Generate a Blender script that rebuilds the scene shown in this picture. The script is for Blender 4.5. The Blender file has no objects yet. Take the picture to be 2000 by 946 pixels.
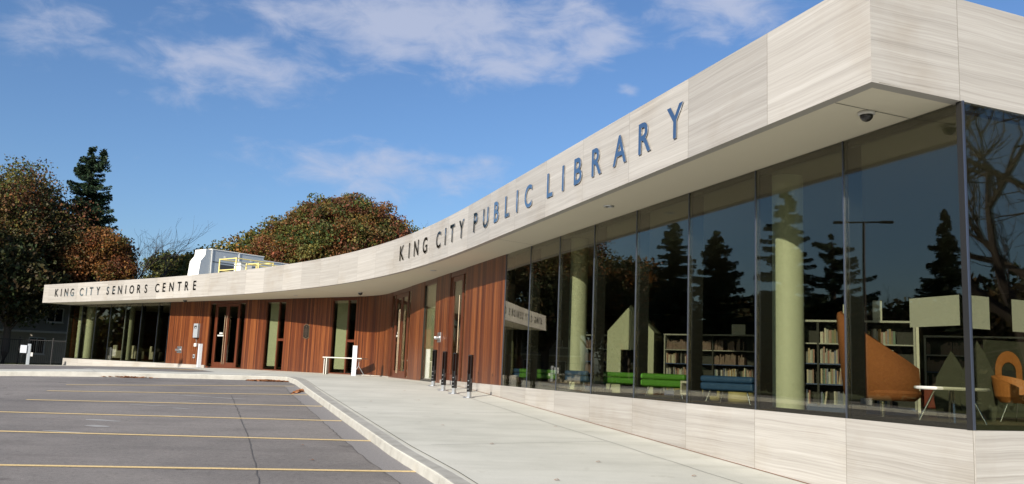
import bpy, math, random
import numpy as np
from mathutils import Vector, Matrix
rnd = random.Random(7)
sc = bpy.context.scene
COL = sc.collection
ZC = 2.16                      # camera height over the asphalt below it
# ------------------------------------------------------------ camera
cd = bpy.data.cameras.new('camera'); cam = bpy.data.objects.new('camera', cd); COL.objects.link(cam)
cd.sensor_width = 36.0; cd.lens = 36.0*1708.5/2000.0; cd.clip_end = 3000; cd.clip_start = .05
PITCH = math.radians(8.276); ROLL = math.radians(2.296)
fwd = Vector((0, math.cos(PITCH), math.sin(PITCH))); rt = Vector((1, 0, 0)); up0 = rt.cross(fwd)
cr = math.cos(ROLL)*rt + math.sin(ROLL)*up0; cu = -math.sin(ROLL)*rt + math.cos(ROLL)*up0
m = Matrix((cr, cu, -fwd)).transposed().to_4x4(); m.translation = Vector((0, 0, ZC))
cam.matrix_world = m; sc.camera = cam
# ------------------------------------------------------------ world
SUN_EL = math.radians(22.5); SUN_DIR = Vector((-.476, -.879, 0)).normalized()*math.cos(SUN_EL) + Vector((0, 0, math.sin(SUN_EL)))
w = bpy.data.worlds.new('World'); sc.world = w; w.use_nodes = True
nt = w.node_tree; N = nt.nodes; Lk = nt.links
for n_ in list(N): N.remove(n_)
out = N.new('ShaderNodeOutputWorld'); bg = N.new('ShaderNodeBackground'); bg.inputs[1].default_value = .085
sky = N.new('ShaderNodeTexSky'); sky.sky_type = 'NISHITA'; sky.sun_disc = False
sky.sun_elevation = SUN_EL; sky.sun_rotation = math.atan2(SUN_DIR.x, SUN_DIR.y)
sky.air_density = 1.0; sky.dust_density = 1.6; sky.ozone_density = 4.5; sky.altitude = 200
tc = N.new('ShaderNodeTexCoord'); sep = N.new('ShaderNodeSeparateXYZ'); Lk.new(tc.outputs['Generated'], sep.inputs[0])
def M(op, a, b=None, c=None, clamp=False):
    n_ = N.new('ShaderNodeMath'); n_.operation = op; n_.use_clamp = clamp
    for i, v in enumerate((a, b, c)):
        if v is None: continue
        if isinstance(v, (int, float)): n_.inputs[i].default_value = v
        else: Lk.new(v, n_.inputs[i])
    return n_.outputs[0]
X_, Y_, Z_ = sep.outputs
az = M('ARCTAN2', X_, Y_); hl = M('SQRT', M('ADD', M('MULTIPLY', X_, X_), M('MULTIPLY', Y_, Y_)))
el = M('DIVIDE', Z_, M('MAXIMUM', hl, .05))
# warp the cloud coordinates so that the outlines break up
cmb = N.new('ShaderNodeCombineXYZ'); Lk.new(az, cmb.inputs[0]); Lk.new(M('MULTIPLY', el, 1.7), cmb.inputs[1])
def noise(scale, detail, rough=.6, vec=None, dist=0.):
    n_ = N.new('ShaderNodeTexNoise'); n_.inputs['Scale'].default_value = scale; n_.inputs['Detail'].default_value = detail
    n_.inputs['Roughness'].default_value = rough; n_.inputs['Distortion'].default_value = dist
    Lk.new(vec or cmb.outputs[0], n_.inputs['Vector']); return n_
nw = noise(7, 4); sw = N.new('ShaderNodeSeparateColor'); Lk.new(nw.outputs['Color'], sw.inputs[0])
azw = M('ADD', az, M('MULTIPLY', M('SUBTRACT', sw.outputs[0], .5), .13))
elw = M('ADD', el, M('MULTIPLY', M('SUBTRACT', sw.outputs[1], .5), .07))
blobs = [(-.52, .335, .065, .028, .75), (-.33, .325, .095, .028, 1.0), (-.385, .287, .05, .016, .6), (-.12, .405, .17, .040, 1.15), (-.02, .362, .075, .032, 1.05),
         (-.28, .40, .05, .024, .8), (.075, .405, .045, .038, 1.05), (.235, .43, .065, .034, 1.0), (.124, .323, .016, .008, .75), (-.158, .222, .13, .028, .85),
         (-.215, .205, .08, .018, .6), (-.088, .246, .05, .013, .8), (-.442, .273, .012, .008, .5),
         (-1.6, .45, .25, .06, .8), (-1.25, .7, .3, .08, .8), (1.3, .5, .3, .07, 1.), (2.3, .6, .4, .1, 1.), (-2.6, .7, .4, .1, 1.), (.3, 1.2, .5, .2, 1.)]
acc = None
for (a, e, sa, se, k) in blobs:
    dx = M('DIVIDE', M('SUBTRACT', azw, a), sa*1.5); dy = M('DIVIDE', M('SUBTRACT', elw, e), se*1.6)
    g = M('MULTIPLY', M('POWER', 2.718, M('MULTIPLY', M('ADD', M('MULTIPLY', dx, dx), M('MULTIPLY', dy, dy)), -1.)), k)
    acc = g if acc is None else M('MAXIMUM', acc, g)
mp = N.new('ShaderNodeMapping'); mp.inputs['Scale'].default_value = (1., 1.15, 1.); mp.inputs['Rotation'].default_value = (0, 0, -.1); Lk.new(cmb.outputs[0], mp.inputs[0])
nd = noise(17, 9, .60, mp.outputs[0], .4)
dens = M('SUBTRACT', M('ADD', acc, M('MULTIPLY', M('SUBTRACT', nd.outputs[0], .5), 1.5)), .36)
mr = N.new('ShaderNodeMapRange'); mr.interpolation_type = 'SMOOTHSTEP'; Lk.new(dens, mr.inputs[0]); mr.inputs[1].default_value = -.02; mr.inputs[2].default_value = .85
mr.inputs[3].default_value = 0; mr.inputs[4].default_value = .72
mx = N.new('ShaderNodeMix'); mx.data_type = 'RGBA'; Lk.new(mr.outputs[0], mx.inputs[0])
hs = N.new('ShaderNodeHueSaturation'); hs.inputs['Saturation'].default_value = 1.06; hs.inputs['Hue'].default_value = .504; hs.inputs['Value'].default_value = 1.10; Lk.new(sky.outputs[0], hs.inputs['Color'])
Lk.new(hs.outputs[0], mx.inputs[6]); mx.inputs[7].default_value = (4.3, 4.6, 5.7, 1)
Lk.new(mx.outputs[2], bg.inputs[0]); Lk.new(bg.outputs[0], out.inputs[0])
sl = bpy.data.lights.new('sun', 'SUN'); sl.energy = 5.0; sl.angle = math.radians(.5); sl.color = (1, .93, .82)
so = bpy.data.objects.new('sun', sl); COL.objects.link(so); so.rotation_euler = (-SUN_DIR).to_track_quat('-Z', 'Y').to_euler(); so.location = (-20, -40, 40)
sc.view_settings.view_transform = 'Standard'; sc.view_settings.look = 'None'; sc.view_settings.exposure = .62; sc.view_settings.gamma = 1
sc.cycles.transparent_max_bounces = 24; sc.cycles.max_bounces = 7; sc.cycles.glossy_bounces = 4; sc.cycles.diffuse_bounces = 3
sc.cycles.caustics_reflective = False; sc.cycles.caustics_refractive = False

# ------------------------------------------------------------ materials
MAT = {}
class NB:
    def __init__(s, name):
        s.m = bpy.data.materials.new(name); s.m.use_nodes = True; s.t = s.m.node_tree; s.n = s.t.nodes; s.l = s.t.links
        s.b = s.n['Principled BSDF']; s.o = s.n['Material Output']; MAT[name] = s.m
    def new(s, ty): return s.n.new(ty)
    def set(s, sock, v):
        if isinstance(v, (int, float)): sock.default_value = v
        elif isinstance(v, tuple): sock.default_value = v if len(v) == 4 or sock.type == 'VECTOR' else (*v, 1)
        else: s.l.new(v, sock)
    def math(s, op, a, b=None, c=None, clamp=False):
        n_ = s.new('ShaderNodeMath'); n_.operation = op; n_.use_clamp = clamp
        for i, v in enumerate((a, b, c)):
            if v is not None: s.set(n_.inputs[i], v)
        return n_.outputs[0]
    def coord(s, kind='Object'): return s.new('ShaderNodeTexCoord').outputs[kind]
    def map(s, vec, scale=(1, 1, 1), loc=(0, 0, 0), rot=(0, 0, 0)):
        n_ = s.new('ShaderNodeMapping'); s.l.new(vec, n_.inputs[0]); n_.inputs['Scale'].default_value = scale
        n_.inputs['Location'].default_value = loc; n_.inputs['Rotation'].default_value = rot; return n_.outputs[0]
    def noise(s, vec, scale, detail=4, rough=.55, col=False):
        n_ = s.new('ShaderNodeTexNoise'); s.l.new(vec, n_.inputs['Vector']); n_.inputs['Scale'].default_value = scale
        n_.inputs['Detail'].default_value = detail; n_.inputs['Roughness'].default_value = rough
        return n_.outputs['Color' if col else 0]
    def ramp(s, f, stops):
        n_ = s.new('ShaderNodeValToRGB'); s.l.new(f, n_.inputs[0]); r = n_.color_ramp
        while len(r.elements) < len(stops): r.elements.new(.5)
        for e, (p, c) in zip(r.elements, stops): e.position = p; e.color = (*c, 1) if len(c) == 3 else c
        return n_.outputs[0]
    def mix(s, f, a, b, mode='MIX'):
        n_ = s.new('ShaderNodeMix'); n_.data_type = 'RGBA'; n_.blend_type = mode
        s.set(n_.inputs[0], f); s.set(n_.inputs[6], a); s.set(n_.inputs[7], b); return n_.outputs[2]
    def bump(s, h, strength=.2, dist=.02):
        n_ = s.new('ShaderNodeBump'); s.l.new(h, n_.inputs['Height']); n_.inputs['Strength'].default_value = strength
        n_.inputs['Distance'].default_value = dist; s.l.new(n_.outputs[0], s.b.inputs['Normal'])
    def base(s, c, rough=.6, metal=0., spec=.5):
        s.set(s.b.inputs['Base Color'], c); s.set(s.b.inputs['Roughness'], rough); s.b.inputs['Metallic'].default_value = metal
        s.b.inputs['Specular IOR Level'].default_value = spec; return s.m
def simple(name, c, rough=.6, metal=0., var=.12, scale=6., spec=.5, bump=0):
    b = NB(name); v = b.noise(b.coord(), scale, 5)
    f = b.math('ADD', b.math('MULTIPLY', v, 2*var), 1-var)
    mul = b.new('ShaderNodeVectorMath'); mul.operation = 'SCALE'; mul.inputs[0].default_value = c; b.l.new(f, mul.inputs['Scale'])
    b.base(mul.outputs[0], rough, metal, spec)
    if bump: b.bump(b.noise(b.coord(), scale*12, 4), bump, .01)
    return b.m
# striated stone, panel by panel (UV in metres: u along the wall, v height)
def stone(name, pan, off):
    b = NB(name); uv = b.coord('UV'); sp = b.new('ShaderNodeSeparateXYZ'); b.l.new(uv, sp.inputs[0])
    u = b.math('DIVIDE', b.math('SUBTRACT', sp.outputs[0], off), pan); idx = b.math('FLOOR', u)
    wn = b.new('ShaderNodeTexWhiteNoise'); wn.noise_dimensions = '1D'; b.l.new(idx, wn.inputs['W'])
    sc_ = b.new('ShaderNodeSeparateColor'); b.l.new(wn.outputs['Color'], sc_.inputs[0])
    tilt = b.math('MULTIPLY', b.math('SUBTRACT', sc_.outputs[1], .5), .05)
    v = b.math('ADD', b.math('ADD', sp.outputs[1], b.math('MULTIPLY', sc_.outputs[0], 7.3)), b.math('MULTIPLY', sp.outputs[0], tilt))
    cb = b.new('ShaderNodeCombineXYZ'); b.l.new(sp.outputs[0], cb.inputs[0]); b.l.new(v, cb.inputs[1]); b.l.new(idx, cb.inputs[2])
    warp = b.noise(b.map(cb.outputs[0], (.8, .8, 1)), 1.2, 2)
    v2 = b.math('ADD', v, b.math('MULTIPLY', warp, .05)); cb2 = b.new('ShaderNodeCombineXYZ'); b.l.new(sp.outputs[0], cb2.inputs[0]); b.l.new(v2, cb2.inputs[1]); b.l.new(idx, cb2.inputs[2])
    n1 = b.noise(b.map(cb2.outputs[0], (.16, 12, 1)), 1, 5, .66)
    n2 = b.noise(b.map(cb2.outputs[0], (.45, 48, 1)), 1, 4, .6)
    n3 = b.noise(b.map(cb2.outputs[0], (1.2, 110, 1)), 1, 3, .6)
    f = b.math('ADD', b.math('ADD', b.math('MULTIPLY', n1, .46), b.math('MULTIPLY', n2, .32)), b.math('MULTIPLY', n3, .22))
    c = b.ramp(f, [(.33, (.245, .230, .210)), (.43, (.305, .288, .264)), (.52, (.355, .337, .310)), (.60, (.40, .384, .358)), (.70, (.47, .457, .43))])
    dark = b.ramp(n2, [(.27, (.70, .67, .64)), (.38, (1, 1, 1))]); c = b.mix(.5, c, dark, 'MULTIPLY')
    lighten = b.math('ADD', .90, b.math('MULTIPLY', sc_.outputs[2], .20))
    sv = b.new('ShaderNodeVectorMath'); sv.operation = 'SCALE'; b.l.new(c, sv.inputs[0]); b.l.new(lighten, sv.inputs['Scale'])
    st = b.noise(b.map(uv, (1, 1, 1)), .55, 5, .6); stc = b.ramp(st, [(.34, (.90, .87, .83)), (.5, (1, 1, 1))])
    c = b.mix(1., sv.outputs[0], stc, 'MULTIPLY')
    fr = b.math('FRACT', u); jd = b.math('MINIMUM', fr, b.math('SUBTRACT', 1., fr)); jt = b.math('LESS_THAN', jd, .0028)
    c = b.mix(b.math('MULTIPLY', jt, .75), c, (.17, .155, .13))
    b.base(c, .42, 0, .4); b.bump(f, .12, .01); return b.m
stone('fascia_stone', 1.925, 0.095); stone('plinth_stone', 1.94, .31)
# cedar boards
b = NB('wood_boards'); uv = b.coord('UV'); sp = b.new('ShaderNodeSeparateXYZ'); b.l.new(uv, sp.inputs[0])
u = b.math('DIVIDE', sp.outputs[0], .098); idx = b.math('FLOOR', u); wn = b.new('ShaderNodeTexWhiteNoise'); wn.noise_dimensions = '1D'; b.l.new(idx, wn.inputs['W'])
s3 = b.new('ShaderNodeSeparateColor'); b.l.new(wn.outputs['Color'], s3.inputs[0])
cb = b.new('ShaderNodeCombineXYZ'); b.l.new(sp.outputs[0], cb.inputs[0]); b.l.new(b.math('ADD', sp.outputs[1], b.math('MULTIPLY', s3.outputs[1], 9)), cb.inputs[1]); b.l.new(idx, cb.inputs[2])
g1 = b.noise(b.map(cb.outputs[0], (42, 1.1, 1)), 1, 5, .6); g2 = b.noise(b.map(cb.outputs[0], (9, .35, 1)), 1, 3)
f = b.math('ADD', b.math('MULTIPLY', g1, .45), b.math('ADD', b.math('MULTIPLY', g2, .35), b.math('MULTIPLY', s3.outputs[0], .34)))
c = b.ramp(f, [(.30, (.032, .008, .0035)), (.45, (.070, .0165, .005)), (.60, (.122, .034, .009)), (.76, (.195, .064, .018)), (.92, (.28, .105, .035))])
fade = b.ramp(b.math('ADD', sp.outputs[1], b.math('MULTIPLY', b.noise(uv, 1.3, 4), 1.2)), [(0, (.60, .58, .60)), (1, (1, 1, 1))])
n_ = b.new('ShaderNodeMapRange'); b.l.new(b.math('ADD', sp.outputs[1], b.math('MULTIPLY', b.noise(uv, .9, 4), 1.6)), n_.inputs[0]); n_.inputs[1].default_value = 1.9; n_.inputs[2].default_value = 4.2
c = b.mix(b.math('MULTIPLY', b.math('SUBTRACT', 1., n_.outputs[0]), .20), c, (.075, .034, .026))
fr = b.math('FRACT', u); jd = b.math('MINIMUM', fr, b.math('SUBTRACT', 1., fr)); jt = b.math('LESS_THAN', jd, .05)
c = b.mix(b.math('MULTIPLY', jt, .6), c, (.02, .008, .005)); b.base(c, .38, 0, .45); b.bump(b.math('ADD', b.math('MULTIPLY', g1, .4), b.math('MULTIPLY', jt, -1.)), .35, .008)
b = NB('door_wood'); g = b.noise(b.map(b.coord(), (30, 30, 1.2)), 1, 5); b.base(b.ramp(g, [(.3, (.055, .014, .006)), (.7, (.12, .032, .012))]), .35)
simple('soffit_paint', (.68, .63, .50), .7, 0, .03, .4)
simple('roof_membrane', (.42, .42, .40), .9)
simple('parapet_cap', (.70, .69, .66), .4)
simple('column_paint', (.50, .53, .43), .6, 0, .02)
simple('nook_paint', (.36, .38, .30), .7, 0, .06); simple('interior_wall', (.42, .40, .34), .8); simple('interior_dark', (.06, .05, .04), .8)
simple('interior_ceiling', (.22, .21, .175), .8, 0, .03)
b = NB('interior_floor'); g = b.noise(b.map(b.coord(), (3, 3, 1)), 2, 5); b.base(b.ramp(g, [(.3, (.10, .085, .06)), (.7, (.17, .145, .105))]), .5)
simple('mullion_dark', (.022, .021, .020), .35, .3, .05); simple('mullion_cap', (.13, .15, .20), .28, .8, .05)
# tinted glass: own Schlick reflectance over a tinted clear pane
def glass(name, tint):
    b = NB(name); b.n.remove(b.b); geo = b.new('ShaderNodeNewGeometry'); dt = b.new('ShaderNodeVectorMath'); dt.operation = 'DOT_PRODUCT'
    b.l.new(geo.outputs['Normal'], dt.inputs[0]); b.l.new(geo.outputs['Incoming'], dt.inputs[1])
    om = b.math('SUBTRACT', 1., b.math('ABSOLUTE', dt.outputs['Value']), None, True)
    f = b.math('ADD', .095, b.math('MULTIPLY', b.math('POWER', om, 5.), .958))
    tr = b.new('ShaderNodeBsdfTransparent'); tr.inputs[0].default_value = (*tint, 1); gl = b.new('ShaderNodeBsdfGlossy'); gl.inputs['Roughness'].default_value = .0
    gl.inputs['Color'].default_value = (1, .96, .88, 1)
    nz = b.noise(b.coord(), .55, 1); bp = b.new('ShaderNodeBump'); bp.inputs['Strength'].default_value = .10; bp.inputs['Distance'].default_value = .02
    b.l.new(nz, bp.inputs['Height']); b.l.new(bp.outputs[0], gl.inputs['Normal'])
    ms = b.new('ShaderNodeMixShader'); b.l.new(f, ms.inputs[0]); b.l.new(tr.outputs[0], ms.inputs[1]); b.l.new(gl.outputs[0], ms.inputs[2])
    b.l.new(ms.outputs[0], b.o.inputs[0]); return b.m
glass('tinted_glass', (.775, .785, .705)); glass('clear_glass', (.86, .88, .80))
b = NB('letter_metal'); b.base((.56, .57, .59), .05, 1.)
# asphalt
b = NB('asphalt'); co = b.coord(); g1 = b.noise(co, 90, 4, .7); g2 = b.noise(co, .35, 5, .6); g3 = b.noise(b.map(co, (.3, 2.2, 1)), .8, 5, .65)
c = b.ramp(g1, [(.28, (.095, .089, .083)), (.42, (.18, .168, .156)), (.56, (.235, .219, .203)), (.66, (.30, .282, .264)), (.76, (.48, .455, .43))])
c = b.mix(1., c, b.ramp(g2, [(.35, (.80, .79, .79)), (.62, (1.08, 1.06, 1.05))]), 'MULTIPLY'); g4 = b.noise(co, 14, 6, .75); c = b.mix(1., c, b.ramp(g4, [(.30, (.62, .61, .60)), (.46, (.97, .97, .97)), (.60, (1.05, 1.05, 1.05)), (.74, (1.35, 1.34, 1.32))]), 'MULTIPLY')
g5 = b.noise(b.map(co, (1, 1, 1), (3, 7, 0)), 1.7, 3, .5); c = b.mix(1., c, b.ramp(g5, [(.26, (.66, .65, .64)), (.33, (1, 1, 1))]), 'MULTIPLY')
c = b.mix(1., c, b.ramp(g3, [(.32, (.84, .83, .83)), (.5, (1, 1, 1)), (.72, (1.08, 1.07, 1.06))]), 'MULTIPLY')
b.base(c, .82, 0, .35); b.bump(g1, .5, .012)
b = NB('asphalt_patch'); co = b.coord(); g1 = b.noise(co, 80, 4, .7); c = b.ramp(g1, [(.30, (.14, .132, .128)), (.5, (.235, .222, .214)), (.72, (.33, .31, .30))]); b.base(c, .85, 0, .3); b.bump(g1, .4, .012)
simple('asphalt_crack', (.10, .094, .088), .9)
simple('glint_tone', (.34, .33, .31), .6, 0, .3, 20)  # pale tone painting sunlight glints onto the asphalt
b = NB('line_paint'); co = b.coord(); g = b.noise(co, 30, 6, .7); b.base(b.ramp(g, [(.30, (.28, .24, .17)), (.43, (.66, .48, .21)), (.6, (.80, .60, .29))]), .65)
b = NB('concrete'); co = b.coord(); g1 = b.noise(co, .5, 6, .6); g2 = b.noise(co, 60, 3, .6); g3 = b.noise(b.map(co, (.25, 1.6, 1), (0, 0, 0), (0, 0, .3)), 1.1, 5, .6)
c = b.ramp(g1, [(.3, (.46, .458, .405)), (.5, (.53, .525, .465)), (.7, (.58, .572, .51))]); c = b.mix(1., c, b.ramp(g3, [(.3, (.90, .90, .89)), (.55, (1.02, 1.02, 1.02))]), 'MULTIPLY')
c = b.mix(1., c, b.ramp(g2, [(.3, (.93, .93, .93)), (.6, (1.02, 1.02, 1.02))]), 'MULTIPLY')
g4 = b.noise(b.map(co, (1, 1, 1), (5, 2, 0)), 2.3, 5, .65); c = b.mix(1., c, b.ramp(g4, [(.27, (.82, .81, .79)), (.36, (.985, .985, .98)), (.7, (1.01, 1.01, 1.01))]), 'MULTIPLY')
b.base(c, .8, 0, .3); b.bump(g2, .25, .004)
b = NB('kerb_concrete'); co = b.coord(); g1 = b.noise(co, 2.5, 7, .7); g2 = b.noise(co, 40, 3)
c = b.ramp(g1, [(.28, (.26, .25, .22)), (.45, (.35, .34, .305)), (.7, (.43, .42, .38))]); b.base(c, .85, 0, .3); b.bump(g2, .4, .006)
simple('joint_dark', (.10, .095, .085), .9, 0, .3, 15); simple('rust', (.20, .09, .045), .9, 0, .3, 15)
b = NB('grass_mat'); co = b.coord(); g1 = b.noise(co, .3, 6, .6); g2 = b.noise(co, 6, 5, .7); c = b.ramp(g2, [(.3, (.030, .045, .012)), (.55, (.075, .10, .028)), (.8, (.15, .14, .05))])
c = b.mix(b.math('MULTIPLY', g1, .5), c, (.13, .11, .05)); b.base(c, .95, 0, .2)
simple('white_metal', (.62, .65, .70), .35, .2, .04); simple('white_paint', (.6, .59, .56), .5, 0, .04); simple('grey_metal', (.36, .39, .42), .4, .3, .06)
simple('black_powder', (.010, .010, .011), .3, .1, .1); simple('galvanized', (.50, .52, .54), .32, .9, .15, 10); simple('chrome', (.72, .73, .75), .12, 1., .02)
simple('camera_dark', (.02, .02, .02), .15); simple('bronze', (.035, .028, .022), .38, .5, .2); simple('bronze_edge', (.28, .20, .13), .35, .8, .1)
simple('brass', (.62, .50, .36), .22, .9, .05)
simple('unit_panel', (.42, .46, .49), .45, .15, .05, 2); simple('unit_white', (.72, .72, .69), .5, 0, .05, 2); simple('unit_dark', (.05, .055, .06), .6)
simple('rail_yellow', (.75, .62, .22), .45, 0, .05)
simple('sofa_green', (.070, .215, .024), .5, 0, .08); simple('sofa_blue', (.022, .065, .17), .5, 0, .1); simple('sofa_yellow', (.34, .29, .12), .6, 0, .08)
b = NB('orange_felt'); g = b.noise(b.coord(), 70, 4); b.base(b.ramp(g, [(.3, (.24, .085, .035)), (.7, (.34, .125, .050))]), .9, 0, .2); b.bump(g, .3, .004)
simple('orange_shell', (.46, .17, .05), .6); simple('white_laminate', (.50, .485, .44), .4, 0, .03); simple('shelf_metal', (.26, .26, .25), .45, .1, .04); simple('shelf_blue', (.02, .045, .14), .5)
simple('shelf_back', (.03, .03, .03), .8); simple('olive_panel', (.045, .047, .034), .8); simple('red_fabric', (.16, .03, .02), .8); simple('paper', (.44, .44, .41), .7, 0, .03)
simple('bark', (.085, .07, .055), .9, 0, .3, 12, .3, .5); simple('bark_dark', (.045, .035, .028), .9, 0, .3, 12, .3, .5)
simple('siding', (.30, .30, .29), .8, 0, .1, 3); simple('house_beige', (.42, .38, .30), .8, 0, .1); simple('house_trim', (.75, .74, .70), .6); simple('roof_shingle', (.10, .045, .035), .9, 0, .2, 8)
simple('brick_red', (.26, .07, .045), .85, 0, .25, 9)
simple('window_dark', (.02, .025, .03), .08, 0, .2); simple('fallen_leaf', (.30, .13, .055), .8, 0, .5, 25)
b = NB('book_cover'); at = b.new('ShaderNodeObjectInfo'); c = b.ramp(at.outputs['Random'], [(0, (.40, .37, .32)), (.10, (.18, .03, .025)), (.20, (.30, .26, .20)), (.30, (.03, .06, .16)), (.42, (.42, .40, .36)), (.52, (.26, .15, .04)), (.62, (.04, .10, .07)), (.72, (.34, .33, .31)), (.82, (.05, .05, .05)), (.91, (.22, .12, .10))])
c = b.mix(.3, c, b.noise(b.map(b.coord(), (3, 3, 25)), 1, 3, .6, True), 'SOFT_LIGHT'); b.base(c, .5)
b = NB('leaf'); at = b.new('ShaderNodeAttribute'); at.attribute_name = 'tint'; b.base(at.outputs['Color'], .6, 0, .25)
tl = b.new('ShaderNodeBsdfTranslucent'); b.l.new(at.outputs['Color'], tl.inputs[0]); ms = b.new('ShaderNodeMixShader'); ms.inputs[0].default_value = .28
b.l.new(b.b.outputs[0], ms.inputs[1]); b.l.new(tl.outputs[0], ms.inputs[2]); b.l.new(ms.outputs[0], b.o.inputs[0])
b = NB('needle'); at = b.new('ShaderNodeAttribute'); at.attribute_name = 'tint'; b.base(at.outputs['Color'], .7, 0, .2)

# ------------------------------------------------------------ mesh helpers
class MB:
    def __init__(s): s.v = []; s.f = []; s.uv = []
    def face(s, pts, uvs=None):
        i = len(s.v); s.v += [tuple(p) for p in pts]; s.f.append(tuple(range(i, i+len(pts)))); s.uv.append(uvs or [(0, 0)]*len(pts)); return s
    def box(s, lo, hi, xf=None):
        x0, y0, z0 = lo; x1, y1, z1 = hi; P = [Vector(p) for p in ((x0,y0,z0),(x1,y0,z0),(x1,y1,z0),(x0,y1,z0),(x0,y0,z1),(x1,y0,z1),(x1,y1,z1),(x0,y1,z1))]
        if xf: P = [xf @ p for p in P]
        for q in ((0,3,2,1),(4,5,6,7),(0,1,5,4),(1,2,6,5),(2,3,7,6),(3,0,4,7)): s.face([P[k] for k in q])
        return s
    def tube(s, pts, rad, n=8, cap=True):
        pts = [Vector(p) for p in pts]; rad = rad if isinstance(rad, (list, tuple)) else [rad]*len(pts); rings = []
        for i, p in enumerate(pts):
            d = (pts[min(i+1, len(pts)-1)]-pts[max(i-1, 0)]).normalized()
            a = d.cross(Vector((0, 0, 1)));  a = a if a.length > .05 else d.cross(Vector((1, 0, 0))); a.normalize(); c = d.cross(a)
            rings.append([p + rad[i]*(math.cos(2*math.pi*k/n)*a + math.sin(2*math.pi*k/n)*c) for k in range(n)])
        base = len(s.v)
        for r in rings: s.v += [tuple(p) for p in r]
        for i in range(len(rings)-1):
            for k in range(n):
                k2 = (k+1) % n; s.f.append((base+i*n+k, base+i*n+k2, base+(i+1)*n+k2, base+(i+1)*n+k)); s.uv.append([(0, 0)]*4)
        if cap:
            s.face(rings[0]); s.face(rings[-1][::-1])
        return s
    def lathe(s, prof, c=(0, 0, 0), n=24, a0=0, a1=2*math.pi):
        c = Vector(c); full = abs(a1-a0-2*math.pi) < 1e-6; m_ = n if full else n+1; base = len(s.v)
        for (r, z) in prof:
            for k in range(m_):
                a = a0+(a1-a0)*k/n; s.v.append((c.x+r*math.cos(a), c.y+r*math.sin(a), c.z+z))
        for i in range(len(prof)-1):
            for k in range(n):
                k2 = (k+1) % m_; s.f.append((base+i*m_+k, base+i*m_+k2, base+(i+1)*m_+k2, base+(i+1)*m_+k)); s.uv.append([(0, 0)]*4)
        return s
    def build(s, name, mat, parent=None, smooth=False, bevel=0, sub=0):
        me = bpy.data.meshes.new(name); me.from_pydata(s.v, [], s.f); me.update()
        ul = me.uv_layers.new(name='UVMap'); flat = np.array([c for f in s.uv for c in f], dtype=np.float32).ravel(); ul.data.foreach_set('uv', flat)
        me.materials.append(MAT[mat]); o = bpy.data.objects.new(name, me); COL.objects.link(o)
        if parent: o.parent = parent
        if smooth: me.polygons.foreach_set('use_smooth', [True]*len(me.polygons))
        if bevel:
            bm_ = o.modifiers.new('bevel', 'BEVEL'); bm_.width = bevel; bm_.segments = 3; bm_.limit_method = 'ANGLE'
            import bmesh
            b_ = bmesh.new(); b_.from_mesh(me); bmesh.ops.remove_doubles(b_, verts=b_.verts, dist=1e-5); bmesh.ops.recalc_face_normals(b_, faces=b_.faces); b_.to_mesh(me); b_.free()
            me.polygons.foreach_set('use_smooth', [True]*len(me.polygons))
            wn_ = o.modifiers.new('wn', 'WEIGHTED_NORMAL')
        return o
def tag(o, label=None, cat=None, group=None, kind=None):
    if label: o['label'] = label
    if cat: o['category'] = cat
    if group: o['group'] = group
    if kind: o['kind'] = kind
    return o
def empty(name, loc=(0, 0, 0), rz=0, label=None, cat=None, group=None):
    o = bpy.data.objects.new(name, None); COL.objects.link(o); o.location = loc; o.rotation_euler = (0, 0, rz); o.empty_display_size = .2
    return tag(o, label, cat, group)
def copy_tree(o, parent=None):
    c = o.copy(); COL.objects.link(c); c.parent = parent
    for ch in o.children: copy_tree(ch, c)
    return c
def place(o, loc, rz, label, group=None):
    o.location = loc; o.rotation_euler = (0, 0, rz); o['label'] = label
    if group: o['group'] = group
    return o
def box(name, lo, hi, mat, parent=None, bevel=0): return MB().box(lo, hi).build(name, mat, parent, bevel=bevel)

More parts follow.
